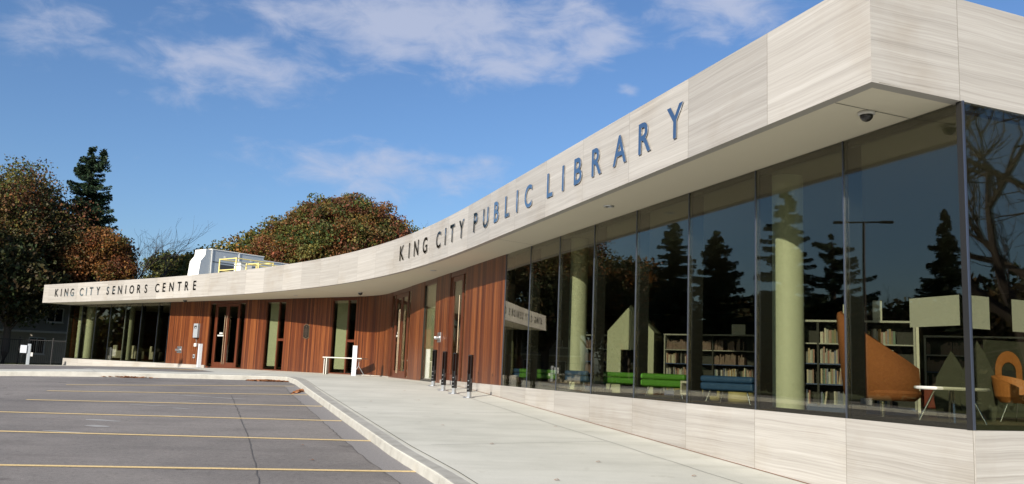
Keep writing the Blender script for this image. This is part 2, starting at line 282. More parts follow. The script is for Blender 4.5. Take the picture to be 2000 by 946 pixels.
# ------------------------------------------------------------ levels and ground
FLOOR = ZC-.444; SOF = ZC+3.156; TOP = ZC+4.344
def G(x, y):
    x = max(-60, min(60, x)); s = -2.16+.052*max(-40, y)+.012*x; mm = -.70; t = (mm-s)/.06
    s = mm-(math.log1p(math.exp(t))*.06 if t < 40 else t*.06)
    return ZC+s-.025*max(0, -x-15)
def sheet(name, poly, dz, mat, parent=None, thick=0, step=(4, 1), rim=None):
    import bmesh
    bm = bmesh.new(); vs = [bm.verts.new((x, y, 0)) for x, y in poly]; f = bm.faces.new(vs)
    if f.normal.z < 0: f.normal_flip()
    bmesh.ops.triangulate(bm, faces=bm.faces)
    xs = [p[0] for p in poly]; ys = [p[1] for p in poly]
    def cuts(a, b_, st):
        k = math.floor(a/st)+1
        while k*st < b_: yield k*st; k += 1
    for y in cuts(min(ys), max(ys), step[1]): bmesh.ops.bisect_plane(bm, geom=bm.verts[:]+bm.edges[:]+bm.faces[:], plane_co=(0, y, 0), plane_no=(0, 1, 0))
    for x in cuts(min(xs), max(xs), step[0]): bmesh.ops.bisect_plane(bm, geom=bm.verts[:]+bm.edges[:]+bm.faces[:], plane_co=(x, 0, 0), plane_no=(1, 0, 0))
    for v in bm.verts: v.co.z = G(v.co.x, v.co.y)+dz
    if thick:
        r = bmesh.ops.extrude_face_region(bm, geom=bm.faces[:])
        for g_ in r['geom']:
            if isinstance(g_, bmesh.types.BMVert): g_.co.z += 0
        low = [v for v in bm.verts if v not in set(x for x in r['geom'] if isinstance(x, bmesh.types.BMVert))]
        for v in low: v.co.z -= thick
        bmesh.ops.recalc_face_normals(bm, faces=bm.faces)
    bmesh.ops.recalc_face_normals(bm, faces=bm.faces)
    if not thick:
        if sum(f.normal.z for f in bm.faces) < 0: bmesh.ops.reverse_faces(bm, faces=bm.faces)
    me = bpy.data.meshes.new(name); bm.to_mesh(me); bm.free(); me.materials.append(MAT[mat])
    o = bpy.data.objects.new(name, me); COL.objects.link(o)
    if parent: o.parent = parent
    return o
def band(name, pts, w0, w1, dz, mat, step=.5, jitter=0):
    """ribbon along a polyline, from w0 to w1 to its left, following the ground"""
    P = [Vector((x, y)) for x, y in pts]; res = [P[0]]
    for a, b_ in zip(P[:-1], P[1:]):
        n_ = max(1, int((b_-a).length/step)); res += [a.lerp(b_, k/n_) for k in range(1, n_+1)]
    m_ = MB(); prev = None
    for i, p in enumerate(res):
        d = (res[min(i+1, len(res)-1)]-res[max(i-1, 0)]).normalized(); n_ = Vector((-d.y, d.x)); j = rnd.uniform(-jitter, jitter)
        a = p+n_*(w0+j); b_ = p+n_*(w1+j); cur = ((a.x, a.y, G(a.x, a.y)+dz), (b_.x, b_.y, G(b_.x, b_.y)+dz))
        if prev: m_.face([prev[0], cur[0], cur[1], prev[1]])
        prev = cur
    return m_.build(name, mat)
# terrain with grass
tm = MB(); gx = [-900, -300, -120] + list(range(-60, 61, 5)) + [120, 300, 900]; gy = [-900, -300, -120, -60] + list(range(-40, 101, 5)) + [150, 300, 1000]
def TZ(x, y): return G(x, y)-.10 + (.0 if y < 62 else min(1.2, (y-62)*.02))
for i in range(len(gx)-1):
    for j in range(len(gy)-1):
        q = [(gx[i], gy[j]), (gx[i+1], gy[j]), (gx[i+1], gy[j+1]), (gx[i], gy[j+1])]; tm.face([(x, y, TZ(x, y)) for x, y in q])
tag(tm.build('ground', 'grass_mat'), kind='structure')
KERB = [(6.5, -9.8), (-.87, 11.95), (-1.74, 14.18), (-3.49, 19.14), (-5.67, 25.36), (-6.85, 28.9), (-7.62, 30.85)]
KERB2 = [(-7.62, 30.85), (-8.9, 30.7), (-17, 29.2), (-38, 26.8)]
tag(sheet('parking_lot', [(9.5, -30), (6.9, -9.8), (-.5, 11.95), (-7.3, 31.3), (-17, 30), (-38.5, 27.5), (-38.5, -30)], 0, 'asphalt'), kind='structure')
# pavement slab: everything between the kerb and the building
slab = KERB + KERB2[1:] + [(-38, 60), (-33, 61.5), (-30.6, 60.7), (-6.2, 41.3), (.6, 23.9), (5.5, 9.9), (24, 17.7), (24, -9.8)]
tag(sheet('sidewalk', slab, .15, 'concrete', thick=.2), kind='structure')
allk = KERB + KERB2[1:]
def kerb_bar():
    P = [Vector(p) for p in allk]; m_ = MB(); prev = None; res = [P[0]]
    for a, b_ in zip(P[:-1], P[1:]):
        n_ = max(1, int((b_-a).length/.6)); res += [a.lerp(b_, k/n_) for k in range(1, n_+1)]
    for i, p in enumerate(res):
        d = (res[min(i+1, len(res)-1)]-res[max(i-1, 0)]).normalized(); n_ = Vector((d.y, -d.x))   # towards the pavement
        prof = [(-.03, -.02), (-.012, .125), (.012, .153), (.27, .157), (.27, .10)]
        cur = [((p+n_*o_).x, (p+n_*o_).y, G(p.x, p.y)+h) for o_, h in prof]
        if prev:
            for k in range(4): m_.face([prev[k], prev[k+1], cur[k+1], cur[k]])
        prev = cur
    return m_.build('kerb', 'kerb_concrete')
tag(kerb_bar(), kind='structure')
tag(band('kerb_joint', allk[:8], -.292, -.274, .162, 'joint_dark', .7, .003), kind='structure')
# the drop-off lane beyond the kerb
tag(sheet('drop_off_lane', [(-37.9, 28.3), (-16.6, 30.9), (-11.6, 32.2), (-11.2, 34), (-14.2, 40), (-33, 55.6), (-37.9, 58)], .156, 'asphalt'), kind='structure')
for (x, y) in [(-21.2, 43.8), (-20.2, 44.2), (-18.6, 43.6), (-17.0, 42.9), (-22.9, 44.4), (-13.1, 36.4), (-14.6, 37.6)]:
    tag(band('lane_marking', [(x, y-1.4), (x+.45, y+.4)], -.24, .24, .166, 'line_paint'), kind='structure')
LINES = [((-6.67, 27.91), (-12.83, 25.92)), ((-5.54, 24.81), (-12.30, 23.85)), ((-4.48, 21.76), (-11.49, 21.38)), ((-3.44, 18.81), (-10.9, 18.74)), ((-2.35, 15.90), (-9.8, 15.82)), ((-1.21, 12.86), (-8.6, 12.35)), ((-.1, 9.7), (-7.5, 9.0))]
for a, b_ in LINES: tag(band('parking_line', [a, b_], -.062, .062, .008, 'line_paint', .35, .003), kind='structure')
# seams and the newer asphalt strip along the kerb
tag(band('asphalt_strip', [(1.2, 6), (-.87, 11.95), (-1.74, 14.18), (-3.49, 19.14), (-5.67, 25.36), (-6.6, 28.2)], .03, .46, .004, 'asphalt_patch', .35, .02), kind='structure')
tag(band('asphalt_seam', [(1.2, 6), (-.87, 11.95), (-1.74, 14.18), (-3.49, 19.14), (-5.67, 25.36), (-6.6, 28.2)], .458, .476, .0065, 'asphalt_crack', .22, .02), kind='structure')
tag(band('asphalt_seam', [(-2.0, 8), (-3.25, 12.0), (-4.55, 15.9), (-6.05, 20.2), (-7.4, 24)], -.008, .008, .006, 'asphalt_crack', .3, .014), kind='structure')
for (x, y, l, w_) in [(-8.0, 17.8, .8, .10), (-7.7, 16.9, .5, .12), (-7.9, 16.0, .9, .06), (-7.1, 18.9, .7, .04), (-7.4, 20.4, .7, .05), (-8.4, 20.9, 1.0, .05), (-7.3, 23.2, 1.2, .06), (-8.4, 23.6, 1.4, .05), (-7.8, 22.3, 1.1, .04)]:  # flat pale ovals standing in for sunlight reflected onto the asphalt
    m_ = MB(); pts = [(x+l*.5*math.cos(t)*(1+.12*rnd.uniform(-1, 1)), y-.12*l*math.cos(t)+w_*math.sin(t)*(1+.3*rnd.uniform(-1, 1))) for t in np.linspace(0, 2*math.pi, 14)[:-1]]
    m_.face([(px, py, G(px, py)+.005) for px, py in pts]); tag(m_.build('painted_glint', 'glint_tone'), kind='structure')

# ------------------------------------------------------------ the wall line and the fascia line
P0 = Vector((-5.94, 40.83)); DA = Vector((.3272, -.945)).normalized(); DB = Vector((-.7815, .6237)).normalized(); SC = 33.28; SE = -30.9; TF = 1.9
RD = Vector((.922, .388)).normalized()
def WP(s, off=0.):
    if s <= -TF: p = P0+DB*(-s); t = -DB
    elif s >= TF: p = P0+DA*s; t = DA
    else:
        k = (s+TF)/(2*TF); a = P0+DB*TF; c = P0+DA*TF; p = (1-k)**2*a+2*k*(1-k)*P0+k*k*c; t = (2*(1-k)*(P0-a)+2*k*(c-P0)).normalized()
    n_ = Vector((t.y, -t.x)); return p+n_*off
def WT(s):
    d = WP(s+.01)-WP(s-.01); return math.atan2(d.y, d.x)
def wallbox(mb, s0, s1, o0, o1, z0, z1, ds=None, ends=True):
    """box along the wall: o0 inner offset, o1 outer offset; z0 may be a function of (x,y)"""
    n_ = max(1, int(math.ceil((s1-s0)/(ds or (.4 if min(abs(s0), abs(s1)) < 3 or s0*s1 < 0 else 3.0)))))
    S = [s0+(s1-s0)*i/n_ for i in range(n_+1)]
    def q(s, o, z):
        p = WP(s, o); return (p.x, p.y, z(p.x, p.y) if callable(z) else z)
    def zz(s, z):
        p = WP(s, o1); return z(p.x, p.y) if callable(z) else z
    for a, c in zip(S[:-1], S[1:]):
        mb.face([q(a, o1, z0), q(c, o1, z0), q(c, o1, z1), q(a, o1, z1)], [(a, zz(a, z0)), (c, zz(c, z0)), (c, z1), (a, z1)])
        mb.face([q(c, o0, z0), q(a, o0, z0), q(a, o0, z1), q(c, o0, z1)], [(c, 0), (a, 0), (a, 1), (c, 1)])
        mb.face([q(a, o1, z1), q(c, o1, z1), q(c, o0, z1), q(a, o0, z1)], [(a, z1), (c, z1), (c, z1+.1), (a, z1+.1)])
        mb.face([q(a, o0, z0), q(c, o0, z0), q(c, o1, z0), q(a, o1, z0)], [(a, 0), (c, 0), (c, .1), (a, .1)])
    if ends:
        for s, fl in ((s0, 1), (s1, 0)):
            ps = [q(s, o0, z0), q(s, o1, z0), q(s, o1, z1), q(s, o0, z1)]; us = [(s+.02, 0), (s+.03, 0), (s+.03, 3), (s+.02, 3)]
            mb.face(ps if fl else ps[::-1], us if fl else us[::-1])
    return mb
# fascia polyline
yy = np.arange(8.85, 60.6, .05); tt = np.clip((yy-21)/37, 0, 1); ss = tt*tt*(3-2*tt); II = np.cumsum(ss)*.05
xx = 3.7153-.33894*(yy-8.85)-.94946*II; LL = np.concatenate([[0], np.cumsum(np.hypot(np.diff(xx), np.diff(yy)))]); FL = 62.25
def FP(l, off=0.):
    if l < 0: l = 0
    x = np.interp(l, LL, xx); y = np.interp(l, LL, yy); x2 = np.interp(l+.2, LL, xx); y2 = np.interp(l+.2, LL, yy); t = Vector((x-x2, y-y2)).normalized()
    n_ = Vector((t.y, -t.x)); return Vector((x, y))+n_*off, t
bld = empty('library_building', (0, 0, 0), 0, 'long curved library with pale striated stone fascia, tinted glazing and red cedar walls', 'building')
C0 = FP(0)[0]
def fascia():
    mb = MB(); T = .14; n_ = 90; Ls = [FL*i/n_ for i in range(n_+1)]
    for a, c in zip(Ls[:-1], Ls[1:]):
        pa, pc = FP(a)[0], FP(c)[0]; ia, ic = FP(a, -T)[0], FP(c, -T)[0]
        if a == 0: ia = C0+RD*T+Vector((-.327, .945))*T
        mb.face([(pc.x, pc.y, SOF-.012), (pa.x, pa.y, SOF-.012), (pa.x, pa.y, TOP), (pc.x, pc.y, TOP)], [(-c, 0), (-a, 0), (-a, 1.2), (-c, 1.2)])
        mb.face([(ia.x, ia.y, SOF-.012), (ic.x, ic.y, SOF-.012), (ic.x, ic.y, TOP), (ia.x, ia.y, TOP)])
        mb.face([(pa.x, pa.y, TOP), (ia.x, ia.y, TOP), (ic.x, ic.y, TOP), (pc.x, pc.y, TOP)], [(-a, 1.2), (-a, 1.3), (-c, 1.3), (-c, 1.2)])
        mb.face([(pa.x, pa.y, SOF-.012), (pc.x, pc.y, SOF-.012), (ic.x, ic.y, SOF-.012), (ia.x, ia.y, SOF-.012)])
    return mb
fascia().build('fascia', 'fascia_stone', bld)
def straight(mb, a, d, l0, l1, t, z0, z1, u0=0., inner=None):
    n_ = Vector((d.y, -d.x)); A = a+d*l0; B = a+d*l1; A2 = A-n_*t; B2 = B-n_*t
    if inner: A2 = inner
    mb.face([(A.x, A.y, z0), (B.x, B.y, z0), (B.x, B.y, z1), (A.x, A.y, z1)], [(u0+l0, z0), (u0+l1, z0), (u0+l1, z1), (u0+l0, z1)])
    mb.face([(B2.x, B2.y, z0), (A2.x, A2.y, z0), (A2.x, A2.y, z1), (B2.x, B2.y, z1)])
    mb.face([(A.x, A.y, z1), (B.x, B.y, z1), (B2.x, B2.y, z1), (A2.x, A2.y, z1)], [(0, 0), (0, .1), (0, .1), (0, 0)])
    mb.face([(A2.x, A2.y, z0), (B2.x, B2.y, z0), (B.x, B.y, z0), (A.x, A.y, z0)])
    mb.face([(A2.x, A2.y, z0), (A.x, A.y, z0), (A.x, A.y, z1), (A2.x, A2.y, z1)]); mb.face([(B.x, B.y, z0), (B2.x, B2.y, z0), (B2.x, B2.y, z1), (B.x, B.y, z1)])
    return mb
CF = Vector((C0.x, C0.y))
straight(MB(), CF, RD, 0, 19, .14, SOF-.012, TOP, .73, C0+RD*.14+Vector((-.327, .945))*.14).build('fascia', 'fascia_stone', bld)
EF = FP(FL)[0]; BD = Vector((.6237, .7815))
straight(MB(), EF+BD*14, -BD, 0, 13.998, .14, SOF-.012, TOP).build('fascia', 'fascia_stone', bld)
# soffit: strip between fascia and wall line, corner wedge
sm_ = MB(); K = 100
fl_ = [FP(FL*i/K, -.10)[0] for i in range(K+1)]
wl_ = [WP(SC-(SC-SE)*i/K, -.02) for i in range(K+1)]
for i in range(K): sm_.face([(fl_[i].x, fl_[i].y, SOF), (fl_[i+1].x, fl_[i+1].y, SOF), (wl_[i+1].x, wl_[i+1].y, SOF), (wl_[i].x, wl_[i].y, SOF)])
sm_.build('soffit', 'soffit_paint', bld)
for l_, w_ in ((.75, .012), (13.0, .012), (33.0, .012)):      # sheet joints in the soffit
    a = FP(l_)[0]; k = l_/FL; b_ = WP(SC-(SC-SE)*min(1, k*1.0), 0); d = (b_-a); n_ = Vector((-d.y, d.x)).normalized()*w_*.5
    a2 = a+d*.12; MB().face([(*(a2-n_), SOF-.004), (*(a2+n_), SOF-.004), (*(b_+n_), SOF-.004), (*(b_-n_), SOF-.004)]).build('soffit_joint', 'joint_dark', bld)
CW = WP(SC); RB = CW+RD*16; LE = WP(SE); LB = LE+BD*13
inner = [WP(SC-.1-(SC-SE-.2)*i/60, -.05) for i in range(61)]
poly_in = inner + [LB, Vector((-12, 66)), Vector((14, 40)), RB]
def polyface(name, pts, z, mat, parent, flip=False):
    import bmesh
    bm = bmesh.new(); vs = [bm.verts.new((p.x, p.y, z)) for p in pts]; f = bm.faces.new(vs); bmesh.ops.triangulate(bm, faces=[f])
    up_ = sum(f.normal.z for f in bm.faces) > 0
    if up_ == flip: bmesh.ops.reverse_faces(bm, faces=bm.faces)
    me = bpy.data.meshes.new(name); bm.to_mesh(me); bm.free(); me.materials.append(MAT[mat]); o = bpy.data.objects.new(name, me); COL.objects.link(o); o.parent = parent; return o
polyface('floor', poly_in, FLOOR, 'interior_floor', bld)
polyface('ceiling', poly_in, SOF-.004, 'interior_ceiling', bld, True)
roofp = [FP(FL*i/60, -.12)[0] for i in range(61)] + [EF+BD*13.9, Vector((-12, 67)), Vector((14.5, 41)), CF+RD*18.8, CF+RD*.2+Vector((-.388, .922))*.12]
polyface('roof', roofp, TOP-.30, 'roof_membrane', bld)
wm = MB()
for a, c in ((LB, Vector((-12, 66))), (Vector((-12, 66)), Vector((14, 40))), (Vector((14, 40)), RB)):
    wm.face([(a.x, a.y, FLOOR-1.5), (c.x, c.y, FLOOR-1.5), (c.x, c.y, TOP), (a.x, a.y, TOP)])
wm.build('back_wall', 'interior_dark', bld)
straight(MB(), LE+BD*13, -BD, 0, 12.7, .2, FLOOR-1.2, SOF-.01).build('end_wall', 'wood_boards', bld)
straight(MB(), CW, RD, 9.72, 16, .2, FLOOR-1.6, SOF-.01).build('side_wall', 'plinth_stone', bld)
# plinths
gs = lambda x, y: G(x, y)+.10
wallbox(MB(), 11.3, SC+.03, -.03, .03, gs, FLOOR, 1.94).build('plinth', 'plinth_stone', bld)
wallbox(MB(), SE-.05, -14.05, -.25, .05, gs, FLOOR, 1.94).build('plinth', 'plinth_stone', bld)
wallbox(MB(), -1.5, 2.4, -.1, .06, gs, FLOOR-.07).build('plinth', 'plinth_stone', bld)
straight(MB(), WP(SC+.035, .03), RD, 0, 16, .25, FLOOR-1.75, FLOOR, .9, WP(SC, .03)+RD*.20+Vector((-.327, .945))*.22).build('plinth', 'plinth_stone', bld)
tag(wallbox(MB(), 12.0, SC+.03, .03, .05, gs, lambda x, y: 0).build('x', 'rust'), None) if False else None
jm = MB(); prev = None
for i in range(45):
    s = 12+(SC-12)*i/44; a = WP(s, .031); c = WP(s, .055); cur = ((a.x, a.y, G(a.x, a.y)+.158), (c.x, c.y, G(c.x, c.y)+.156))
    if prev: jm.face([prev[0], prev[1], cur[1], cur[0]])
    prev = cur
tag(jm.build('sealant_joint', 'rust'), kind='structure')
def groove(pts, w_=.012, mat='joint_dark', jit=.002): tag(band('pavement_joint', pts, -w_/2, w_/2, .156, mat, .5, jit), kind='structure')
groove([(WP(s, .95).x, WP(s, .95).y) for s in np.linspace(8, SC+3, 60)], .009, 'joint_dark', .012)
Nn = Vector((-.945, -.327))
for s in (21.6, 26.4, 31.2, 36.0, 16.8, 10.5):
    a = P0+DA*s+Nn*.97; b_ = P0+DA*s+Nn*(4.1 if s > 12 else 3.5); groove([(a.x, a.y), (b_.x, b_.y)], .010)
groove([(-9.0, 31.2), (-11.5, 44.3)]); groove([(-14, 30.2), (-14.6, 31.2)])

# ------------------------------------------------------------ curtain walls
def curtain(marks, capmat='mullion_cap'):
    for a, c in zip(marks[:-1], marks[1:]):
        wf = wallbox(MB(), a+.006, c-.006, -.030, 0., FLOOR+.002, SOF-.006, 9).build('window', 'tinted_glass', bld)
        wallbox(MB(), a+.042, c-.042, -.13, -.045, FLOOR+.001, FLOOR+.055).build('sill', 'mullion_dark', wf)
        wallbox(MB(), a+.042, c-.042, -.13, -.045, SOF-.09, SOF-.006).build('head', 'mullion_dark', wf)
    for s in marks:
        if s > SC-.2: continue
        if s < SC-.2: wallbox(MB(), s-.04, s+.04, -.26, -.034, FLOOR, SOF-.008, 9).build('mullion', 'mullion_dark', bld)
        wallbox(MB(), s-.0075, s+.0075, .0005, .016, FLOOR+.002, SOF-.008, 9).build('mullion_cap', capmat, bld)
GS = SC-1.94*8
curtain([GS+1.94*k for k in range(9)][:-1] + [SC-.05])
curtain([SE+.05, -29.0, -27.1, -25.2, -23.3, -21.4, -19.45, -18.2])
# right-hand face
for k in range(5):
    wf = straight(MB(), CW, RD, .03+1.94*k, 1.94*(k+1)-.006, .03, FLOOR+.002, SOF-.006).build('window', 'tinted_glass', bld)
    straight(MB(), CW-Vector((.388, -.922))*.045, RD, .05+1.94*k, 1.94*(k+1)-.034, .09, FLOOR+.001, FLOOR+.055).build('sill', 'mullion_dark', wf)
    straight(MB(), CW-Vector((.388, -.922))*.045, RD, .05+1.94*k, 1.94*(k+1)-.034, .09, SOF-.09, SOF-.006).build('head', 'mullion_dark', wf)
    if k:
        straight(MB(), CW-Vector((.388, -.922))*.034, RD, 1.94*k-.032, 1.94*k+.032, .16, FLOOR, SOF-.008).build('mullion', 'mullion_dark', bld)
        straight(MB(), CW+Vector((.388, -.922))*.02, RD, 1.94*k-.011, 1.94*k+.011, .019, FLOOR, SOF-.008).build('mullion_cap', 'mullion_cap', bld)
cwm = Matrix.Translation((CW.x, CW.y, 0)) @ Matrix.Rotation(math.atan2(RD.y, RD.x), 4, 'Z')
MB().box((-.036, -.012, FLOOR+.001), (.012, .06, SOF-.008), cwm).build('corner_post', 'mullion_dark', bld)
MB().box((-.034, -.030, FLOOR+.001), (-.012, -.013, SOF-.008), cwm).build('corner_cap', 'mullion_cap', bld)
# columns behind the glass
def column(x, y, r=.235): MB().lathe([(r, 0), (r, SOF-.01-FLOOR)], (x, y, FLOOR+.002), 40).build('column', 'column_paint', bld, smooth=True)
for x, y in [(4.27, 13.40), (1.60, 20.72)]: column(x, y)
for s in (-30.35, -29.0, -23.9): 
    p = WP(s, -.62); column(p.x, p.y, .30 if s > -30 else .17)
column(7.4, 9.6+3.5)  if False else None

# ------------------------------------------------------------ cedar wall, doors, windows
OPEN = [(-14.02, -10.66, 'door'), (-8.81, -7.15, 'win'), (-3.49, -1.74, 'win'), (2.38, 6.08, 'door'), (8.27, 10.08, 'sage'), (11.98, 13.84, 'door1')]
gz = lambda x, y: min(FLOOR, G(x, y)+.12)
edges = [-18.14] + [v for o in OPEN for v in o[:2]] + [GS-.036]
for a, c in zip(edges[::2], edges[1::2]):
    z0 = FLOOR-.001 if (a < -14.1 or a > 13) else gz
    wallbox(MB(), a, c, -.20, 0., z0, SOF-.002, .4 if (a < 3 and c > -3) else 2.5).build('wood_wall', 'wood_boards', bld)
HB = SOF-.17
def vbar(mb, s0, s1, o0=-.16, o1=-.02, z0=None, z1=None): return wallbox(mb, s0, s1, o0, o1, z0 if z0 is not None else FLOOR-.12, z1 if z1 is not None else HB, 9)
for (a, c, kind) in OPEN:
    wallbox(MB(), a+.001, c-.001, -.18, -.012, HB+.001, SOF-.003).build('wood_header', 'door_wood', bld)
    wallbox(MB(), a+.001, c-.001, -.22, -.01, FLOOR-.16, FLOOR-.05).build('threshold', 'door_wood' if kind != 'sage' else 'mullion_dark', bld)
    z0 = FLOOR-.049
    if kind == 'win':
        fr = vbar(MB(), a+.002, a+.05, z0=z0); mid = a+(c-a)*.655; vbar(fr, mid-.04, mid+.04, z0=z0); vbar(fr, c-.05, c-.002, z0=z0)
        wallbox(fr, mid+.041, c-.051, -.13, -.025, ZC+.98, ZC+1.10)
        fo = fr.build('window', 'door_wood', bld)
        wallbox(MB(), a+.051, mid-.041, -.075, -.055, z0, HB-.001).build('pane', 'tinted_glass', fo)
        wallbox(MB(), mid+.041, c-.051, -.075, -.055, z0, ZC+.98-.001).build('pane', 'tinted_glass', fo)
        wallbox(MB(), mid+.041, c-.051, -.075, -.055, ZC+1.101, HB-.001).build('pane', 'tinted_glass', fo)
        wallbox(MB(), a+.24, mid-.05, -.15, -.12, FLOOR+.12, HB+.1).build('blind', 'column_paint', fo)
    elif kind == 'sage':
        fr = vbar(MB(), a+.002, a+.06, z0=z0); vbar(fr, c-.04, c-.002, z0=z0); fo = fr.build('window', 'mullion_dark', bld)
        wallbox(MB(), a+.061, c-.041, -.075, -.055, z0, HB-.001).build('pane', 'tinted_glass', fo)
        wallbox(MB(), a+.12, c-.03, -.16, -.13, FLOOR, HB+.1).build('blind', 'column_paint', fo)
    else:
        L = c-a; two = kind == 'door'
        d0 = a+L*(.175 if two else .10); d1 = c-L*(.17 if two else .22)
        for q0, q1 in ((a+.002, a+.04), (d0-.05, d0), (d1, d1+.05), (c-.04, c-.002)): vbar(MB(), q0, q1, z0=z0).build('door_post', 'door_wood', bld)
        wallbox(MB(), a+.041, d0-.051, -.075, -.055, z0, HB-.001).build('sidelight', 'tinted_glass', bld)
        wallbox(MB(), d1+.051, c-.041, -.075, -.055, z0, HB-.001).build('sidelight', 'tinted_glass', bld)
        nd_ = 2 if two else 1; wd = (d1-d0)/nd_
        for k in range(nd_):
            e0 = d0+wd*k+.006; e1 = d0+wd*(k+1)-.006; st = .15
            dm = vbar(MB(), e0, e0+st, -.10, -.04, z0, HB-.01); vbar(dm, e1-st, e1, -.10, -.04, z0, HB-.01)
            wallbox(dm, e0+st, e1-st, -.10, -.04, z0, z0+.24); wallbox(dm, e0+st, e1-st, -.10, -.04, HB-.17, HB-.01)
            do = dm.build('door', 'door_wood', bld)
            wallbox(MB(), e0+st, e1-st, -.080, -.062, z0+.241, HB-.171).build('pane', 'tinted_glass', do)
            hs_ = (e1-.09 if k == 0 else e0+.09); p = WP(hs_, .04)
            hb = MB().tube([(p.x, p.y, FLOOR+.10), (p.x, p.y, FLOOR+2.75)], .019, 8)
            for hz in (.25, 1.4, 2.6):
                q_ = WP(hs_, -.045); hb.tube([(p.x, p.y, FLOOR+hz), (q_.x, q_.y, FLOOR+hz)], .012, 6)
            hb.build('handle', 'brass', do, smooth=True)
        if two:   # notice stuck on the left leaf
            s_ = d0+wd*.5; wallbox(MB(), s_-.28, s_+.30, -.058, -.052, FLOOR+1.62, FLOOR+1.70).build('notice', 'paper', bld); wallbox(MB(), s_-.10, s_+.20, -.058, -.052, FLOOR+1.74, FLOOR+1.83).build('notice', 'paper', bld)
# side door: two tall white posters and a yellow one seen behind the glass
pa_ = OPEN[5][0]
for i, (s0, s1, z0, z1, mt, nm) in enumerate([(12.55, 12.72, .75, 1.9, 'sofa_yellow', 'tall yellow notice taped behind the glass of the side door')]):
    tag(wallbox(MB(), pa_+.75, pa_+1.0, -.30, -.296, FLOOR+1.25, FLOOR+2.0).build('poster', mt), nm, 'poster')

# ------------------------------------------------------------ fascia lettering
def letter_sign(items, h, label):
    root = empty('sign_lettering', (*FP(items[0][1])[0], ZC+3.51), 0, label, 'sign', 'metal lettering on the stone fascia')
    bpy.context.view_layer.update()
    cache = {}
    for ch, l in items:
        if ch not in cache:
            cu_ = bpy.data.curves.new('t', 'FONT'); cu_.body = ch; cu_.size = 1.0; cu_.extrude = .006; cu_.offset = .013; cu_.align_x = 'CENTER'; cu_.resolution_u = 5
            to = bpy.data.objects.new('t', cu_); COL.objects.link(to); dg = bpy.context.evaluated_depsgraph_get(); dg.update()
            me = bpy.data.meshes.new_from_object(to.evaluated_get(dg)); bpy.data.objects.remove(to); bpy.data.curves.remove(cu_)
            co = np.array([v.co[:] for v in me.vertices]); 
            ref = (co[:, 1].max()-co[:, 1].min()) if ch not in 'CGOSU' else None
            cap = .729 if ref is None else ref
            for v in me.vertices: v.co.x = (v.co.x-(co[:, 0].min()+co[:, 0].max())/2)*h/cap*1.02; v.co.y = (v.co.y-(co[:, 1].min() if ref else 0))*h/cap
            me.materials.clear(); me.materials.append(MAT['letter_metal']); me.name = 'letter'; cache[ch] = me
        o = bpy.data.objects.new('letter', cache[ch]); COL.objects.link(o); p, t = FP(l, .022)
        R_ = Matrix(((t.x, 0, t.y), (t.y, 0, -t.x), (0, 1, 0))).to_4x4(); R_.translation = Vector((p.x, p.y, ZC+3.52))
        o.parent = root; o.matrix_parent_inverse = root.matrix_world.inverted(); o.matrix_basis = R_
    return root
LIB = [('K', 22.06), ('I', 21.28), ('N', 20.52), ('G', 19.58), ('C', 18.16), ('I', 17.45), ('T', 16.76), ('Y', 15.85), ('P', 14.54), ('U', 13.65), ('B', 12.78), ('L', 11.96), ('I', 11.26), ('C', 10.52), ('L', 9.23), ('I', 8.52), ('B', 7.78), ('R', 6.93), ('A', 5.99), ('R', 5.08), ('Y', 4.11)]
SEN = [('K', 60.34), ('I', 59.72), ('N', 59.04), ('G', 58.26), ('C', 57.04), ('I', 56.41), ('T', 55.8), ('Y', 54.94), ('S', 53.74), ('E', 53.01), ('N', 52.26), ('I', 51.57), ('O', 50.86), ('R', 50.03), ('S', 49.21), ('C', 47.93), ('E', 47.15), ('N', 46.32), ('T', 45.45), ('R', 44.64), ('E', 43.78)]
letter_sign(LIB, .51, 'raised metal letters reading KING CITY PUBLIC LIBRARY on the stone fascia')
letter_sign(SEN, .50, 'raised metal letters reading KING CITY SENIORS CENTRE at the far left of the fascia')

# ------------------------------------------------------------ things on the building
def dome(p, r, label, name='security_camera'):
    t = empty(name, (*p, SOF), 0, label, 'camera' if name == 'security_camera' else 'light')
    MB().lathe([(0, -.002), (r*1.15, -.002), (r*1.1, -.035), (r*.9, -.04)], (0, 0, 0), 20).build('base', 'white_paint', t, True)
    MB().lathe([(r*.9*math.cos(a), -.041-r*.9*math.sin(a)) for a in np.linspace(0, math.pi/2, 7)], (0, 0, 0), 20).build('dome', 'camera_dark', t, True)
dome((4.10, 9.93), .085, 'dark dome security camera under the soffit at the near corner')
dome((-6.71, 39.23), .11, 'small dome camera under the soffit above the bend in the cedar wall')
dome((-18.29, 49.4), .12, 'dome camera under the soffit in front of the far left glazing')
for p, lb in (((-2.58, 29.0), 'recessed round soffit light in front of the side entrance'), ((1.82, 16.42), 'recessed round soffit light before the library glazing'), ((-10.43, 42.66), 'pair of tiny soffit vents right of the seniors entrance')):
    t = empty('soffit_light', (*p, SOF), 0, lb, 'light')
    MB().lathe([(0, -.004), (.05, -.004), (.052, -.016), (.10, -.014), (.105, -.002)], (0, 0, 0), 20).build('ring', 'galvanized', t, True)
    MB().lathe([(0, -.006), (.05, -.006)], (0, 0, 0), 16).build('lens', 'camera_dark', t)
def onwall(name, s, z, off, label, cat):
    p = WP(s, off); return empty(name, (p.x, p.y, z), WT(s), label, cat)    # local x along wall, -y outwards
